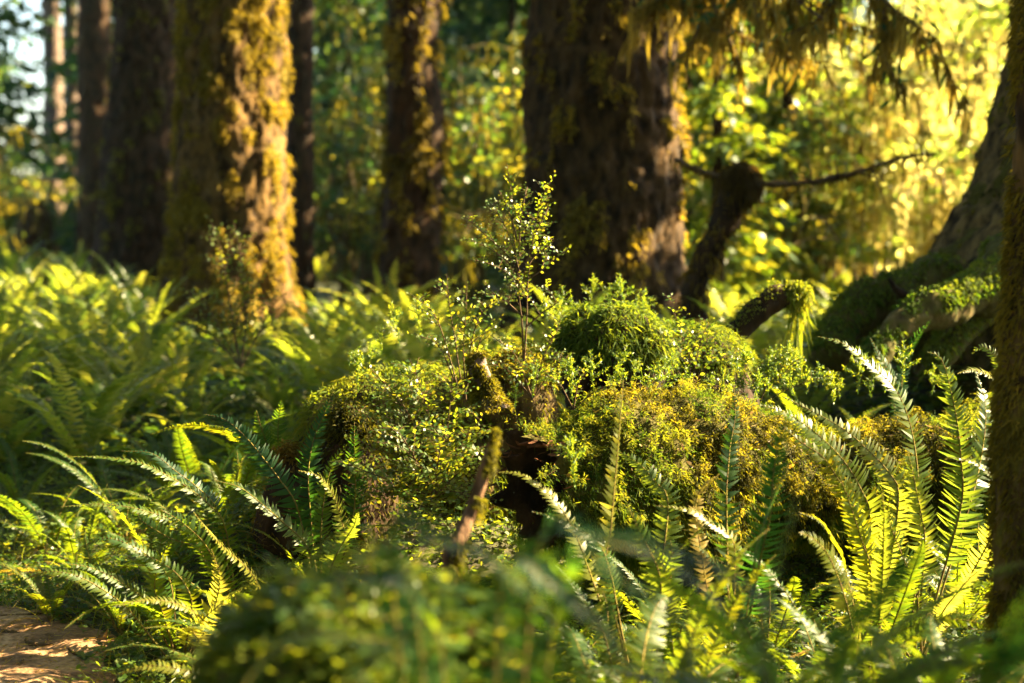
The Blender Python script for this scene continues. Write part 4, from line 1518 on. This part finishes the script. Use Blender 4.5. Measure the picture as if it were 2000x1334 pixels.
shrub('bushy small-leaved shrub covering the mound left of the hollow log', 'huckleberry_shrub', 6.15, [
    [(850, 970), (820, 860), (780, 780), (720, 715)],
    [(850, 970), (800, 880), (730, 820), (680, 790)],
    [(850, 970), (845, 860), (830, 780), (800, 700)],
    [(850, 970), (870, 860), (880, 780), (885, 730)],
    [(850, 970), (790, 900), (740, 880), (700, 860)],
    [(850, 970), (900, 870), (930, 830), (950, 800)],
    [(850, 970), (830, 930), (770, 930), (720, 930)],
    [(850, 970), (900, 920), (940, 900), (960, 880)],
    [(850, 970), (810, 840), (760, 760), (745, 745)],
    [(850, 970, -.1), (790, 860, -.2), (760, 830, -.2)],
    [(850, 970, -.1), (780, 960, -.15), (700, 985, -.2)],
    [(850, 970, -.1), (830, 985, -.2), (800, 1030, -.25)],
    [(850, 970, -.1), (890, 960, -.2), (930, 985, -.2)],
    [(850, 970, -.1), (740, 930, -.2), (660, 900, -.2)],
    [(850, 970, -.1), (860, 880, -.2), (890, 840, -.2)],
], 7, side=34, sl=.18, r0=.003, lsize=.019, up=.1, st=.2)
shrub('small shrub sprig with paired leaves on the hummock right of the moss dome', 'huckleberry_shrub', 6.8, [
    [(1350, 760), (1345, 690), (1325, 640), (1310, 572)],
    [(1350, 760), (1365, 680), (1380, 640), (1395, 618)],
    [(1350, 760), (1335, 700), (1310, 660), (1295, 640)],
    [(1350, 760), (1375, 720), (1410, 700), (1440, 700)],
    [(1350, 760), (1320, 720), (1290, 690)],
], 8, side=18, sl=.12, r0=.0025, lsize=.015)
shrub('wiry sprigs around the grey splintered stump below the slender shrub', 'huckleberry_shrub', 6.55, [
    [(1040, 780), (1060, 700), (1085, 650), (1100, 600)],
    [(1040, 780), (1010, 700), (980, 670), (950, 650)],
    [(1040, 780), (1080, 720), (1120, 690)],
    [(1040, 780), (1050, 740), (1075, 660)],
    [(1040, 780), (1000, 730), (960, 710)],
], 9, side=20, sl=.13, r0=.0025, lsize=.014)
shrub('dim green sprigs growing before the foot of the golden mossy trunk', 'huckleberry_shrub', 9.6, [
    [(470, 720), (450, 600), (430, 480), (405, 420)],
    [(470, 720), (480, 620), (470, 500), (455, 430)],
    [(470, 720), (430, 640), (400, 590), (380, 560)],
    [(470, 720), (510, 640), (540, 590), (560, 570)],
    [(470, 720), (460, 640), (500, 560), (520, 520)],
    [(470, 720), (420, 660), (370, 640)],
], 10, side=16, sl=.22, r0=.005, lsize=.022, step=.018, mat='cover')


shrub('straggly leafy sprigs rooted along the top of the mossy log', 'huckleberry_shrub', 6.6, [
    [(1480, 800), (1470, 740), (1450, 700), (1440, 680)],
    [(1480, 800), (1500, 750), (1530, 730), (1560, 690)],
    [(1480, 800), (1520, 770), (1580, 745), (1640, 730)],
    [(1480, 800), (1440, 760), (1390, 740)],
], 12, side=18, sl=.12, r0=.0022, lsize=.013)
shrub('low sprig with bright leaves spreading over the left end of the log', 'huckleberry_shrub', 6.1, [
    [(1120, 800), (1090, 745), (1060, 735), (1030, 745)],
    [(1120, 800), (1130, 750), (1150, 720)],
    [(1120, 800), (1170, 760), (1230, 750)],
], 13, side=18, sl=.09, r0=.002, lsize=.012)


shrub('blurred leafy sprigs growing out of the foreground stump', 'huckleberry_shrub', 2.95, [
    [(700, 1230), (620, 1150), (520, 1120), (450, 1170)],
    [(700, 1230), (660, 1120), (610, 1070), (560, 1060)],
    [(700, 1230), (720, 1110), (730, 1050), (720, 1020)],
    [(700, 1230), (790, 1120), (840, 1070), (880, 1060)],
    [(700, 1230), (820, 1180), (900, 1130), (970, 1120)],
    [(700, 1230), (560, 1210), (470, 1240), (420, 1290)],
    [(700, 1230), (640, 1200, -.1), (580, 1230, -.2), (540, 1290, -.25)],
    [(700, 1230), (760, 1210, -.1), (800, 1240, -.2), (840, 1300, -.25)],
], 17, side=22, sl=.09, r0=.0018, lsize=.013, mat='seedling', st=.15)


# ------------------------------------------------------------------ conifer seedlings on the log
def seedling_mesh(seed, h):
    rs = np.random.RandomState(seed)
    mb = MB()

    def shoot(a, b, ln):
        n = 7
        c, L = spline([a, (a + b) / 2 + rs.normal(size=3) * .002, b], n)
        tube(mb, c, np.linspace(.0012, .0006, n), 4, .3, cap=False)
        m = max(12, int(L / .0011))
        t = rs.uniform(0.05, 1, m)
        Q = np.stack([np.interp(t * (n - 1), np.arange(n), c[:, k]) for k in range(3)], -1)
        T = nrm(b - a)
        d = nrm(rs.normal(size=(m, 3)) + T * .8)
        strips(mb, Q, d, nrm(rs.normal(size=(m, 3))), ln * rs.uniform(.7, 1.1, m), .0011, (.6, 1, .2), np.zeros((m, 3)), rs.uniform(0, 1, m))
    top = np.array((rs.normal() * .008, rs.normal() * .008, h))
    shoot(np.zeros(3), top, .011)
    for k in range(int(3 + h * 60)):
        z = rs.uniform(.3, .9)
        a = rs.uniform(0, 6.28)
        p = top * z
        l = h * .5 * (1.15 - z)
        shoot(p, p + np.array((math.cos(a) * l, math.sin(a) * l, l * .45)), .010)
    return mb.mesh('spruce_seedling', M['seedling'])


SEED = [seedling_mesh(k, h) for k, h in enumerate((.05, .07, .09, .12, .06))]
rs = np.random.RandomState(4)
sp = [(1120, 765, 6.15, 3), (1190, 770, 6.2, 3), (1275, 775, 6.2, 3), (1355, 778, 6.3, 1), (1410, 780, 6.35, 3), (1470, 775, 6.45, 3), (1560, 760, 6.55, 3), (1630, 765, 6.6, 3),
      (1320, 700, 7.2, 3), (1270, 670, 7.1, 3), (1440, 735, 6.6, 3), (1500, 748, 6.55, 3), (1595, 735, 6.7, 1), (1240, 610, 7.05, 2), (1160, 745, 6.2, 3), (1085, 740, 6.25, 1), (1230, 735, 6.3, 3), (1262, 760, 6.25, 2), (1300, 742, 6.4, 3), (1340, 750, 6.4, 2),
      (1385, 745, 6.5, 1), (1420, 752, 6.5, 4), (1455, 748, 6.55, 2), (1485, 735, 6.6, 1), (1525, 722, 6.6, 3), (1545, 728, 6.6, 3),
      (1575, 745, 6.65, 2), (1610, 742, 6.7, 4), (1640, 752, 6.7, 1), (1675, 745, 6.75, 3), (1700, 752, 6.8, 2), (1730, 738, 6.8, 1),
      (1765, 725, 6.8, 3), (1560, 700, 7.2, 2), (1500, 712, 7.1, 3), (1140, 700, 6.9, 3), (1100, 620, 7.3, 3), (1150, 590, 7.4, 3),
      (1120, 600, 7.3, 2), (1195, 585, 7.4, 3), (1225, 590, 7.4, 3), (1255, 600, 7.4, 2), (1085, 640, 7.2, 3), (1070, 600, 7.3, 2),
      (780, 650, 6.9, 3), (745, 665, 6.9, 3), (720, 690, 6.8, 2), (820, 640, 7.0, 3), (700, 740, 6.7, 3), (1125, 930, 5.4, 3), (950, 690, 6.7, 2),
      (1005, 770, 6.1, 1), (1040, 750, 6.15, 3), (1210, 700, 6.6, 2), (1430, 715, 6.9, 3), (1385, 690, 7.2, 2), (1820, 745, 6.8, 2), (1850, 760, 6.7, 3)]
# surface height under a point of the log
LVf = LV.reshape(-1, 3)


def log_top(x, y):
    d = (LVf[:, 0] - x) ** 2 + (LVf[:, 1] - y) ** 2
    i = np.argsort(d)[:30]
    return LVf[i, 2].max() if d[i[0]] < .01 else None


for (a, b, D, v) in sp:
    q = at(a, b + 26, D)
    o = bpy.data.objects.new('spruce_seedling', SEED[v])
    COL.objects.link(o)
    o.location = tuple(q)
    s = rs.uniform(.85, 1.35)
    o.scale = (s, s, s)
    o.rotation_euler = (rs.normal() * .15, rs.normal() * .15, rs.uniform(0, 6.28))
    tag(o, None, 'seedling', 'conifer seedlings on the log and mound')
    ph = ('tiny conifer seedling on top of the mossy log' if (1050 < a and b > 725 and D < 6.9) else
          'tiny conifer seedling on the mound behind the log' if a > 1000 else 'tiny conifer seedling on the leafy mound')
    put(o, ph)


# ------------------------------------------------------------------ understory: vine maples behind
def maple_proto(seed, height=3.2, spread=1.9, nb=9, nleaf=4200, lsize=.056, ns=1300, mossm='moss_pale'):
    rs = np.random.RandomState(seed)
    tb, lf, st = MB(), MB(), MB()
    allp = []
    for k in range(nb):
        a = rs.uniform(0, 6.28)
        h = height * rs.uniform(.45, 1)
        sp_ = spread * rs.uniform(.4, 1)
        d = np.array((math.cos(a), math.sin(a), 0))
        P = [d * .05, d * sp_ * .25 + (0, 0, h * .55), d * sp_ * .6 + (0, 0, h * .92), d * sp_ + (0, 0, h * rs.uniform(.7, 1))]
        P = [np.array(p) + rs.normal(size=3) * .05 for p in P]
        c, L = spline(P, 36)
        tube(tb, c, np.linspace(.035, .008, 36), 7, .6, .4, k)
        allp.append(c[8:])
        for m in range(9):
            i = rs.randint(10, 35)
            aa = rs.uniform(0, 6.28)
            l = rs.uniform(.35, .9)
            e = c[i] + np.array((math.cos(aa) * l, math.sin(aa) * l, rs.uniform(-.35, .25) * l))
            c2, _ = spline([c[i], (c[i] + e) / 2 + (0, 0, .06), e], 12)
            tube(tb, c2, np.linspace(.009, .003, 12), 5, .6, .4)
            allp.append(c2)
    A = np.vstack(allp)
    ncl = nleaf // 24
    ci = rs.randint(0, len(A), ncl)
    cj = rs.randint(0, ncl, nleaf)
    idx = ci[cj]
    tone = rs.uniform(0, 1, ncl)[cj]
    csz = rs.uniform(.5, 1.5, ncl)[cj]
    p = A[idx] + (rs.normal(size=(ncl, 3)) * .10)[cj] + rs.normal(size=(nleaf, 3)) * np.array((.13, .13, .05)) * csz[:, None]
    strips(lf, p, rdir(nleaf, -.3, rs), nrm(rs.normal(size=(nleaf, 3)) * .5 + (0, 0, 1)), lsize * csz * rs.uniform(.5, 1.3, nleaf), lsize * .42,
           (.35, 1, .8, .1), rs.normal(size=(nleaf, 3)) * lsize * .15, np.clip(tone * .8 + rs.uniform(0, .25, nleaf), 0, 1))
    strands(st, A, ns, .34, .008, rs)
    fuzz(st, A, rdir(len(A), 0, rs), int(ns * 1.5), .07, .010, 1.0, rs)
    return tb.mesh('branches', M['twig']), lf.mesh('foliage', M['maple']), st.mesh('hanging_moss', M[mossm])


MAPLE = [maple_proto(50, 3.4, 1.9), maple_proto(51, 2.6, 1.6, 8, 3000), maple_proto(52, 4.2, 2.2, 11, 4600)]
MAPLE_G = []
for (a_, b_, c_) in (maple_proto(54, 3.4, 1.9, 8, 2200, .065, 450, 'moss'), maple_proto(55, 2.6, 1.6, 7, 1900, .065, 400, 'moss'), maple_proto(56, 4.2, 2.2, 9, 2800, .075, 500, 'moss')):
    b_.materials[0] = M['maple_green']
    MAPLE_G.append((a_, b_, c_))


def maple(px, D, v, s, phrase, group, rz=None, protos=None):
    x = xat(px, D)
    r = np.random.RandomState(int(px * 7 + D * 13) % 99999)
    root = empty('vine_maple', (x, D, Hs(x, D)), None, 'shrub', group, r.uniform(0, 6.28) if rz is None else rz)
    root.scale = (s, s, s)
    for nm, me in zip(('branches', 'foliage', 'hanging_moss'), (protos or MAPLE)[v]):
        child(nm, me, root)
    return put(root, phrase)


ph = 'vine maple in the yellow thicket right of widest trunk'
for px, D, v, s in [(1420, 20, 0, 1.0), (1700, 18.5, 0, 1.0), (1830, 17.5, 1, 1.2), (1480, 25, 2, 1.0), (1640, 23, 0, 1.2), (1780, 24, 2, 1.1),
                    (1920, 21, 0, 1.1), (1380, 29, 2, 1.1), (1560, 31, 2, 1.2), (1740, 31, 2, 1.3), (1900, 29, 2, 1.3)]:
    maple(px, D, v, s, ph, 'vine maples right of the widest trunk')
for px, D, v, s in [(1500, 17.5, 1, .8), (1760, 22, 0, .95), (1390, 23, 0, .9)]:
    maple(px, D, v, s, ph, 'vine maples right of the widest trunk', protos=MAPLE_G)
ph = 'mossy vine maple between the golden and widest trunks'
for px, D, v, s in [(680, 20.5, 1, .85), (925, 18.5, 1, .85), (720, 25, 0, 1.1), (900, 23, 2, 1.0), (990, 21, 0, .9), (640, 28, 2, 1.1)]:
    maple(px, D, v, s, ph, 'mossy vine maples in the middle', protos=MAPLE_G)
ph = 'vine maple among distant trunks at left'
for px, D, v, s in [(-70, 27, 0, .8), (215, 40, 1, .8), (10, 52, 1, 1.2)]:
    maple(px, D, v, s, ph, 'vine maples at the far left', protos=MAPLE_G)


# ------------------------------------------------------------------ far forest
def hemlock_proto(seed, h=14, r=2.6):
    rs = np.random.RandomState(seed)
    tb = MB()
    tube(tb, np.array([(0, 0, -.3), (0, 0, h * .5), (0, 0, h)]), [.16, .1, .02], 8, .2)
    mb = MB()
    nb, per = 150, 34
    for k in range(nb):
        z = .4 + (h - .6) * rs.uniform() ** 1.5
        a = rs.uniform(0, 6.28)
        L = r * (1 - .85 * z / h) * rs.uniform(.5, 1.1)
        d = np.array((math.cos(a), math.sin(a), 0))
        side = np.array((-d[1], d[0], 0))
        t = rs.uniform(.15, 1, per)
        p = d * (t * L)[:, None] + side * (rs.normal(size=per) * .2 * L * t)[:, None]
        p[:, 2] = z - .3 * L * t ** 1.6 + rs.normal(size=per) * .05
        strips(mb, p, nrm(d + rs.normal(size=(per, 3)) * .5 + (0, 0, -.4)), nrm(rs.normal(size=(per, 3)) * .5 + (0, 0, 1)), .24 * rs.uniform(.6, 1.3, per), .075,
               (.3, 1, .6, .1), np.zeros((per, 3)), rs.uniform(0, 1, per))
    return tb.mesh('trunk', M['bark_dark']), mb.mesh('crown', M['conifer'])


HEM = [hemlock_proto(60 + k, h, r) for k, (h, r) in enumerate(((14, 2.6), (9, 2.2), (18, 3.2)))]
rs = np.random.RandomState(15)
far = []
for k in range(70):
    D = 32 + 58 * rs.uniform() ** 1.0
    px = rs.uniform(-150, 2150)
    far.append((px, D))
for k, (px, D) in enumerate(far):
    if -30 < px < 250 and D < 74:
        continue
    x = xat(px, D)
    root = empty('hemlock_tree', (x, D, Hs(x, D)), None, 'tree', 'distant green hemlocks', rs.uniform(0, 6.28))
    s = rs.uniform(.8, 1.25)
    root.scale = (s, s, s)
    v = rs.randint(3)
    child('trunk', HEM[v][0], root)
    child('crown', HEM[v][1], root)
    put(root, 'green hemlock far behind the trunks')


for k, (px, D, v, s) in enumerate([(1185, 19.5, 1, .62), (1160, 26, 1, .8), (1240, 33, 2, .8), (960, 34, 1, .9), (640, 36, 0, .8), (-70, 33, 0, .7),
                                   (300, 40, 0, .9), (1340, 38, 2, .9), (1950, 36, 2, .9), (700, 42, 2, .9), (860, 40, 0, .9), (1395, 24, 1, .62), (1300, 26, 1, .6)]):
    x = xat(px, D)
    root = empty('hemlock_tree', (x, D, Hs(x, D)), None, 'tree', 'green hemlocks behind the trunks', px)
    root.scale = (s, s, s)
    child('trunk', HEM[v][0], root)
    child('crown', HEM[v][1], root)
    put(root, 'mid-distance green hemlock behind the trunks')

ym = HEM[1][1].copy()
ym.materials[0] = M['small_leaf']  # brighter leaf colour stands in for sun coming through the sprays
for k, (px, D, s) in enumerate([(1400, 16, .42), (1535, 17.5, .50), (1340, 19, .45), (1870, 24, .5)]):
    x = xat(px, D)
    root = empty('hemlock_sapling', (x, D, Hs(x, D)), None, 'sapling', 'hemlock saplings coloured as sunlit in the thicket', px)
    root.scale = (s, s, s)
    child('trunk', HEM[1][0], root)
    child('crown', ym, root)
    put(root, 'hemlock sapling coloured as sunlit in the yellow thicket')

# hanging mossy bough from the widest trunk
def bough():
    rs = np.random.RandomState(91)
    L0 = np.array(tF.location)
    D = 11.0
    tb, lf, st = MB(), MB(), MB()
    mains = [[(1230, -260, 13), (1330, -170, 12), (1430, -90, 11.3), (1530, -20, 10.8), (1610, 40, 10.6)],
             [(1330, -170, 12), (1450, -150, 11.4), (1600, -110, 11), (1700, -40, 10.8), (1735, 60, 10.7)],
             [(1330, -170, 12), (1350, -80, 11.7), (1380, 0, 11.5), (1420, 70, 11.4), (1450, 140, 11.3)]]
    A = []
    for m in mains:
        c, L = spline([at(*q) for q in m], 40)
        tube(tb, c - L0, np.linspace(.04, .01, 40), 8, .3, .5)
        A.append(c[5:])
        for k in range(16):
            i = rs.randint(6, 39)
            e = c[i] + np.array((rs.normal() * .28, rs.normal() * .25, -rs.uniform(.15, .6)))
            c2, _ = spline([c[i], (c[i] + e) / 2 + rs.normal(size=3) * .04, e], 14)
            tube(tb, c2 - L0, np.linspace(.010, .003, 14), 5, .3, .4)
            A.append(c2)
    A = np.vstack(A) - L0
    strands(st, A, 2800, .17, .008, rs)
    fuzz(st, A, rdir(len(A), -.3, rs), 5000, .06, .006, 1.2, rs)
    n = 700
    idx = rs.randint(0, len(A), n)
    strips(lf, A[idx] + rs.normal(size=(n, 3)) * .05, rdir(n, -.9, rs), rdir(n, .8, rs), .07 * rs.uniform(.5, 1.3, n), .012, (.4, 1, .7, .1),
           np.zeros((n, 3)), rs.uniform(0, 1, n))
    b = tb.build('bough', M['twig'], tF)
    lf.build('foliage', M['conifer'], b)
    st.build('hanging_moss', M['moss_brown'], b)


bough()


# ------------------------------------------------------------------ ground cover
def cover(n, x0, x1, y0, y1, size, mat, name, seed, tall=.05, cond=None, var=(0, 1)):
    rs = np.random.RandomState(seed)
    y = rs.uniform(y0, y1, n * 2)
    x = rs.uniform(x0, x1, n * 2) * np.where(True, 1, 1)
    k = np.abs(x) < .30 * y + .25
    if cond is not None:
        k &= cond(x, y)
    x, y = x[k][:n], y[k][:n]
    m = len(x)
    dens = fbm(np.stack([x * 2, y * 2, x * 0], -1), 3, seed)
    z = H(x, y) + rs.uniform(.0, 1, m) * tall * (dens * 2)
    p = np.stack([x, y, z], -1)
    per = 3
    P2 = np.repeat(p, per, 0)
    a = np.tile(np.arange(per) * 2 * math.pi / per, m) + np.repeat(rs.uniform(0, 6.28, m), per)
    d = np.stack([np.cos(a), np.sin(a), rs.uniform(-.5, .35, m * per)], -1)
    mb = MB()
    l = size * np.repeat(rs.uniform(.6, 1.3, m), per)
    va = np.repeat(np.clip(dens * 1.2 - .1 + rs.uniform(-.3, .3, m), 0, 1), per)
    strips(mb, P2, d, nrm(np.array((0, 0, 1.0)) + rs.normal(size=(m * per, 3)) * .4), l, l * .45, (.2, .85, 1, .6, .1),
           rs.normal(size=(m * per, 3)) * size * .15, va)
    o = mb.build(name, mat)
    return tag(o, kind='stuff')


def off_path(x, y):
    return (x > path_edge(y) - .03 + RS.normal(size=x.shape) * .05) | (y > 7.6)


o = cover(42000, -2.6, 2.4, 4.2, 9.5, .017, M['cover'], 'ground_cover', 1, .09, off_path)
tag(o, 'small three-part green leaves carpeting the forest floor', 'ground cover')
o = cover(26000, -4.5, 4.5, 9.0, 17, .04, M['cover'], 'ground_cover', 2, .18)
tag(o, 'blurred leafy ground plants beneath the ferns further back', 'ground cover')


def grass():
    rs = np.random.RandomState(6)
    n = 9000
    y = rs.uniform(4.8, 8.8, n)
    x = rs.uniform(-2.6, 1.8, n)
    k = (np.abs(x) < .3 * y) & off_path(x, y) & (fbm(np.stack([x * 3, y * 3, x * 0], -1), 3, 9) > .47)
    x, y = x[k], y[k]
    m = len(x)
    d = nrm(np.stack([rs.normal(size=m) * .5, rs.normal(size=m) * .5, np.ones(m)], -1))
    l = rs.uniform(.05, .19, m)
    b = nrm(rs.normal(size=(m, 3)) * (1, 1, .1)) * (l * .5)[:, None]
    b[:, 2] -= l * .3
    mb = MB()
    strips(mb, np.stack([x, y, H(x, y)], -1), d, nrm(rs.normal(size=(m, 3))), l, .0016, (1, 1, .8, .6, .1), b, rs.uniform(.2, 1, m))
    tag(mb.build('grass', M['small_leaf']), 'fine bright grass blades between the ferns and beside the path', 'grass', kind='stuff')


grass()


def litter():
    rs = np.random.RandomState(16)
    n = 7000
    y = rs.uniform(4.4, 7.6, n)
    x = path_edge(y) - rs.uniform(-.5, 1, n) ** 1 * .9
    l = np.where(rs.uniform(size=n) < .06, rs.uniform(.03, .08, n), rs.uniform(.005, .024, n))
    mb = MB()
    strips(mb, np.stack([x, y, H(x, y) + .022], -1), nrm(rs.normal(size=(n, 3)) * (1, 1, .15)), nrm(rs.normal(size=(n, 3)) * .3 + (0, 0, 1)), l, np.minimum(l * .16, .0022 + (rs.uniform(size=n) < .1) * .003),
           (.7, 1, .8, .3), rs.normal(size=(n, 3)) * .002, rs.uniform(0, 1, n))
    tag(mb.build('leaf_litter', M['fern_old']), 'brown needles and bark crumbs scattered over the earth path', 'litter', kind='stuff')


litter()


# mound moss: ground-hugging shoots over the rise
def mound_moss():
    rs = np.random.RandomState(26)
    n = 30000
    x = rs.uniform(-.9, 2.3, n)
    y = rs.uniform(5.9, 8.6, n)
    p = np.stack([x, y, H(x, y)], -1)
    l = rs.uniform(.015, .05, n)
    b = np.zeros((n, 3))
    b[:, 2] = -l * .5
    mb = MB()
    strips(mb, p, rdir(n, 1.2, rs), nrm(rs.normal(size=(n, 3))), l, .003, (.6, 1, .8, .1), b, np.clip(fbm(p * 4, 3) + rs.uniform(-.3, .3, n), 0, 1))
    tag(mb.build('moss_carpet', M['moss_green']), 'green moss carpet over the rise behind the log', 'moss', kind='stuff')


mound_moss()


def log_litter():
    rs = np.random.RandomState(36)
    Vt = LV.reshape(-1, 3)
    Nt = LD.reshape(-1, 3)
    k = Nt[:, 2] > .2
    Vt, Nt = Vt[k], Nt[k]
    n = 1600
    i = rs.randint(0, len(Vt), n)
    l = rs.uniform(.008, .03, n)
    mb = MB()
    strips(mb, Vt[i] + Nt[i] * .018 + rs.normal(size=(n, 3)) * .006, nrm(rs.normal(size=(n, 3)) * (1, 1, .3)), Nt[i], l, .0011 + (rs.uniform(size=n) < .12) * .004,
           (.7, 1, .8, .3), rs.normal(size=(n, 3)) * .003, rs.uniform(0, 1, n))
    tag(mb.build('leaf_litter', M['fern_old']), 'brown fallen needles and crumbs caught in the moss of the log', 'litter', kind='stuff')


log_litter()

# ------------------------------------------------------------------ unseen trees outside the frame, added for shade and to block skylight
for k, (x, y, v, z) in enumerate([(9.5, 25.5, 1, 0)]):
    root = empty('conifer_tree', (x, y, Hs(x, y)), None, 'tree', 'unseen trees added for shade at the right')
    tb = MB()
    tube(tb, np.array([(0, 0, -.3), (0, 0, 1.0), (0, 0, 12), (0, 0, 23)]), [.5, .38, .3, .05], 18, .4, .2, k)
    tb.build('trunk', M['bark_f'], root)
    c = child('crown', CROWNS[v], root)
    c.rotation_euler = (0, 0, k * 2.1)
    put(root, 'unseen conifer added for shade at the right')
for k, (x, y, v, s) in enumerate([(-5.5, 5.5, 0, 1), (-5, 1, 2, .9), (-4, -4, 0, 1), (-1, -6, 2, .9), (3.2, -2.5, 0, .9), (-7.5, 11, 2, .9), (-8.5, 16.5, 0, 1),
                                  (-9, 8, 2, 1), (5.5, -6, 2, 1), (-3.4, 3.0, 1, .9)]):
    root = empty('hemlock_tree', (x, y, Hs(x, y)), None, 'tree', 'hemlocks out of view beside and behind the camera', k * 2.0)
    root.scale = (s, s, s)
    child('trunk', HEM[v][0], root)
    child('crown', HEM[v][1], root)
    put(root, 'hemlock out of view beside the clearing')
for k, (x, y, v) in enumerate([(-4.5, 3.2, 0), (-6.5, 8.5, 1), (2.6, 1.6, 1), (-2.5, -2.5, 1), (2.2, -4.5, 0), (-8, 13.5, 0), (-10, 20, 1), (-11, 4, 0), (-6.5, -5, 1),
                               (6.5, -3, 0), (-1.5, -8, 0), (-13, 28, 0), (0.3, -.8, 0)]):
    root = empty('conifer_tree', (x, y, Hs(x, y)), None, 'tree', 'trees standing out of view round the clearing')
    tb = MB()
    tube(tb, np.array([(0, 0, -.3), (0, 0, 1.0), (0, 0, 12), (0, 0, 23)]), [.42, .32, .25, .05], 18, .4, .2, k)
    if (x, y) == (0.3, -.8):
        root.location.x = 1.4
    tb.build('trunk', M['bark_f'], root)
    c = child('crown', CROWNS[v], root)
    c.rotation_euler = (0, 0, k * 1.7)
    put(root, 'tall conifer standing out of view near the camera')
for k, (x, y, v, s) in enumerate([(5.4, 3.9, 1, .8), (6.4, 5.35, 1, .75), (8.0, 14.45, 1, .78), (11.0, 25.8, 0, .9), (6.0, 12.1, 1, .8)]):  # unseen hemlocks added along the sun direction to shade chosen spots
    root = empty('hemlock_tree', (x, y, Hs(x, y)), None, 'tree', 'unseen young hemlocks added for shade at the right', k * 2.0)
    root.scale = (s, s, s)
    child('trunk', HEM[v][0], root)
    child('crown', HEM[v][1], root)
    put(root, 'unseen young hemlock added for shade at the right')

# ------------------------------------------------------------------ labels that single each repeat out
bpy.context.view_layer.update()
ORD = ['', 'second ', 'third ', 'fourth ', 'fifth ', 'sixth ', 'seventh ', 'eighth ', 'ninth ', 'tenth ']
groups = {}
for o, phrase in WHERE:
    groups.setdefault(phrase, []).append(o)
for phrase, objs in groups.items():
    def ipx(o):
        return o.location.x / o.location.y * F + 1000
    # rows by depth, then order from the left inside a row
    objs.sort(key=lambda o: o.location.y)
    rows = max(1, math.ceil(len(objs) / 8))
    per = math.ceil(len(objs) / rows)
    rowname = (['front', 'back'] if rows == 2 else ['front', 'middle', 'back'] if rows == 3 else
               ['front'] + ['%srow-back' % ORD[k + 1].strip() for k in range(rows - 2)] + ['rearmost'])
    rowname = ['nearest row', 'second row', 'third row', 'fourth row', 'fifth row', 'sixth row', 'seventh row', 'eighth row', 'ninth row', 'tenth row']
    for r in range(rows):
        row = sorted(objs[r * per:(r + 1) * per], key=ipx)
        for i, o in enumerate(row):
            lab = phrase
            if len(objs) > 1:
                pos = 'leftmost' if i == 0 else ('rightmost' if i == len(row) - 1 else (ORD[i] + 'from left'))
                lab = phrase + ', ' + pos + (' of ' + rowname[r] if rows > 1 else '')
            o['label'] = lab


# ------------------------------------------------------------------ the air
def haze():
    x0, x1, y0, y1, z0, z1 = -140, 140, -20, 140, -3, 26
    V = [(x, y, z) for z in (z0, z1) for y in (y0, y1) for x in (x0, x1)]
    Q = [(0, 2, 3, 1), (4, 5, 7, 6), (0, 1, 5, 4), (2, 6, 7, 3), (0, 4, 6, 2), (1, 3, 7, 5)]
    m, t, out = new_mat('haze')
    p = t.nodes.new('ShaderNodeVolumePrincipled')
    p.inputs['Color'].default_value = (.55, .90, .85, 1)
    p.inputs['Density'].default_value = 0.00015
    p.inputs['Anisotropy'].default_value = 0.3
    t.links.new(p.outputs[0], out.inputs['Volume'])
    tag(MB().add(V, Q).build('haze', m, smooth=False), kind='stuff')


haze()
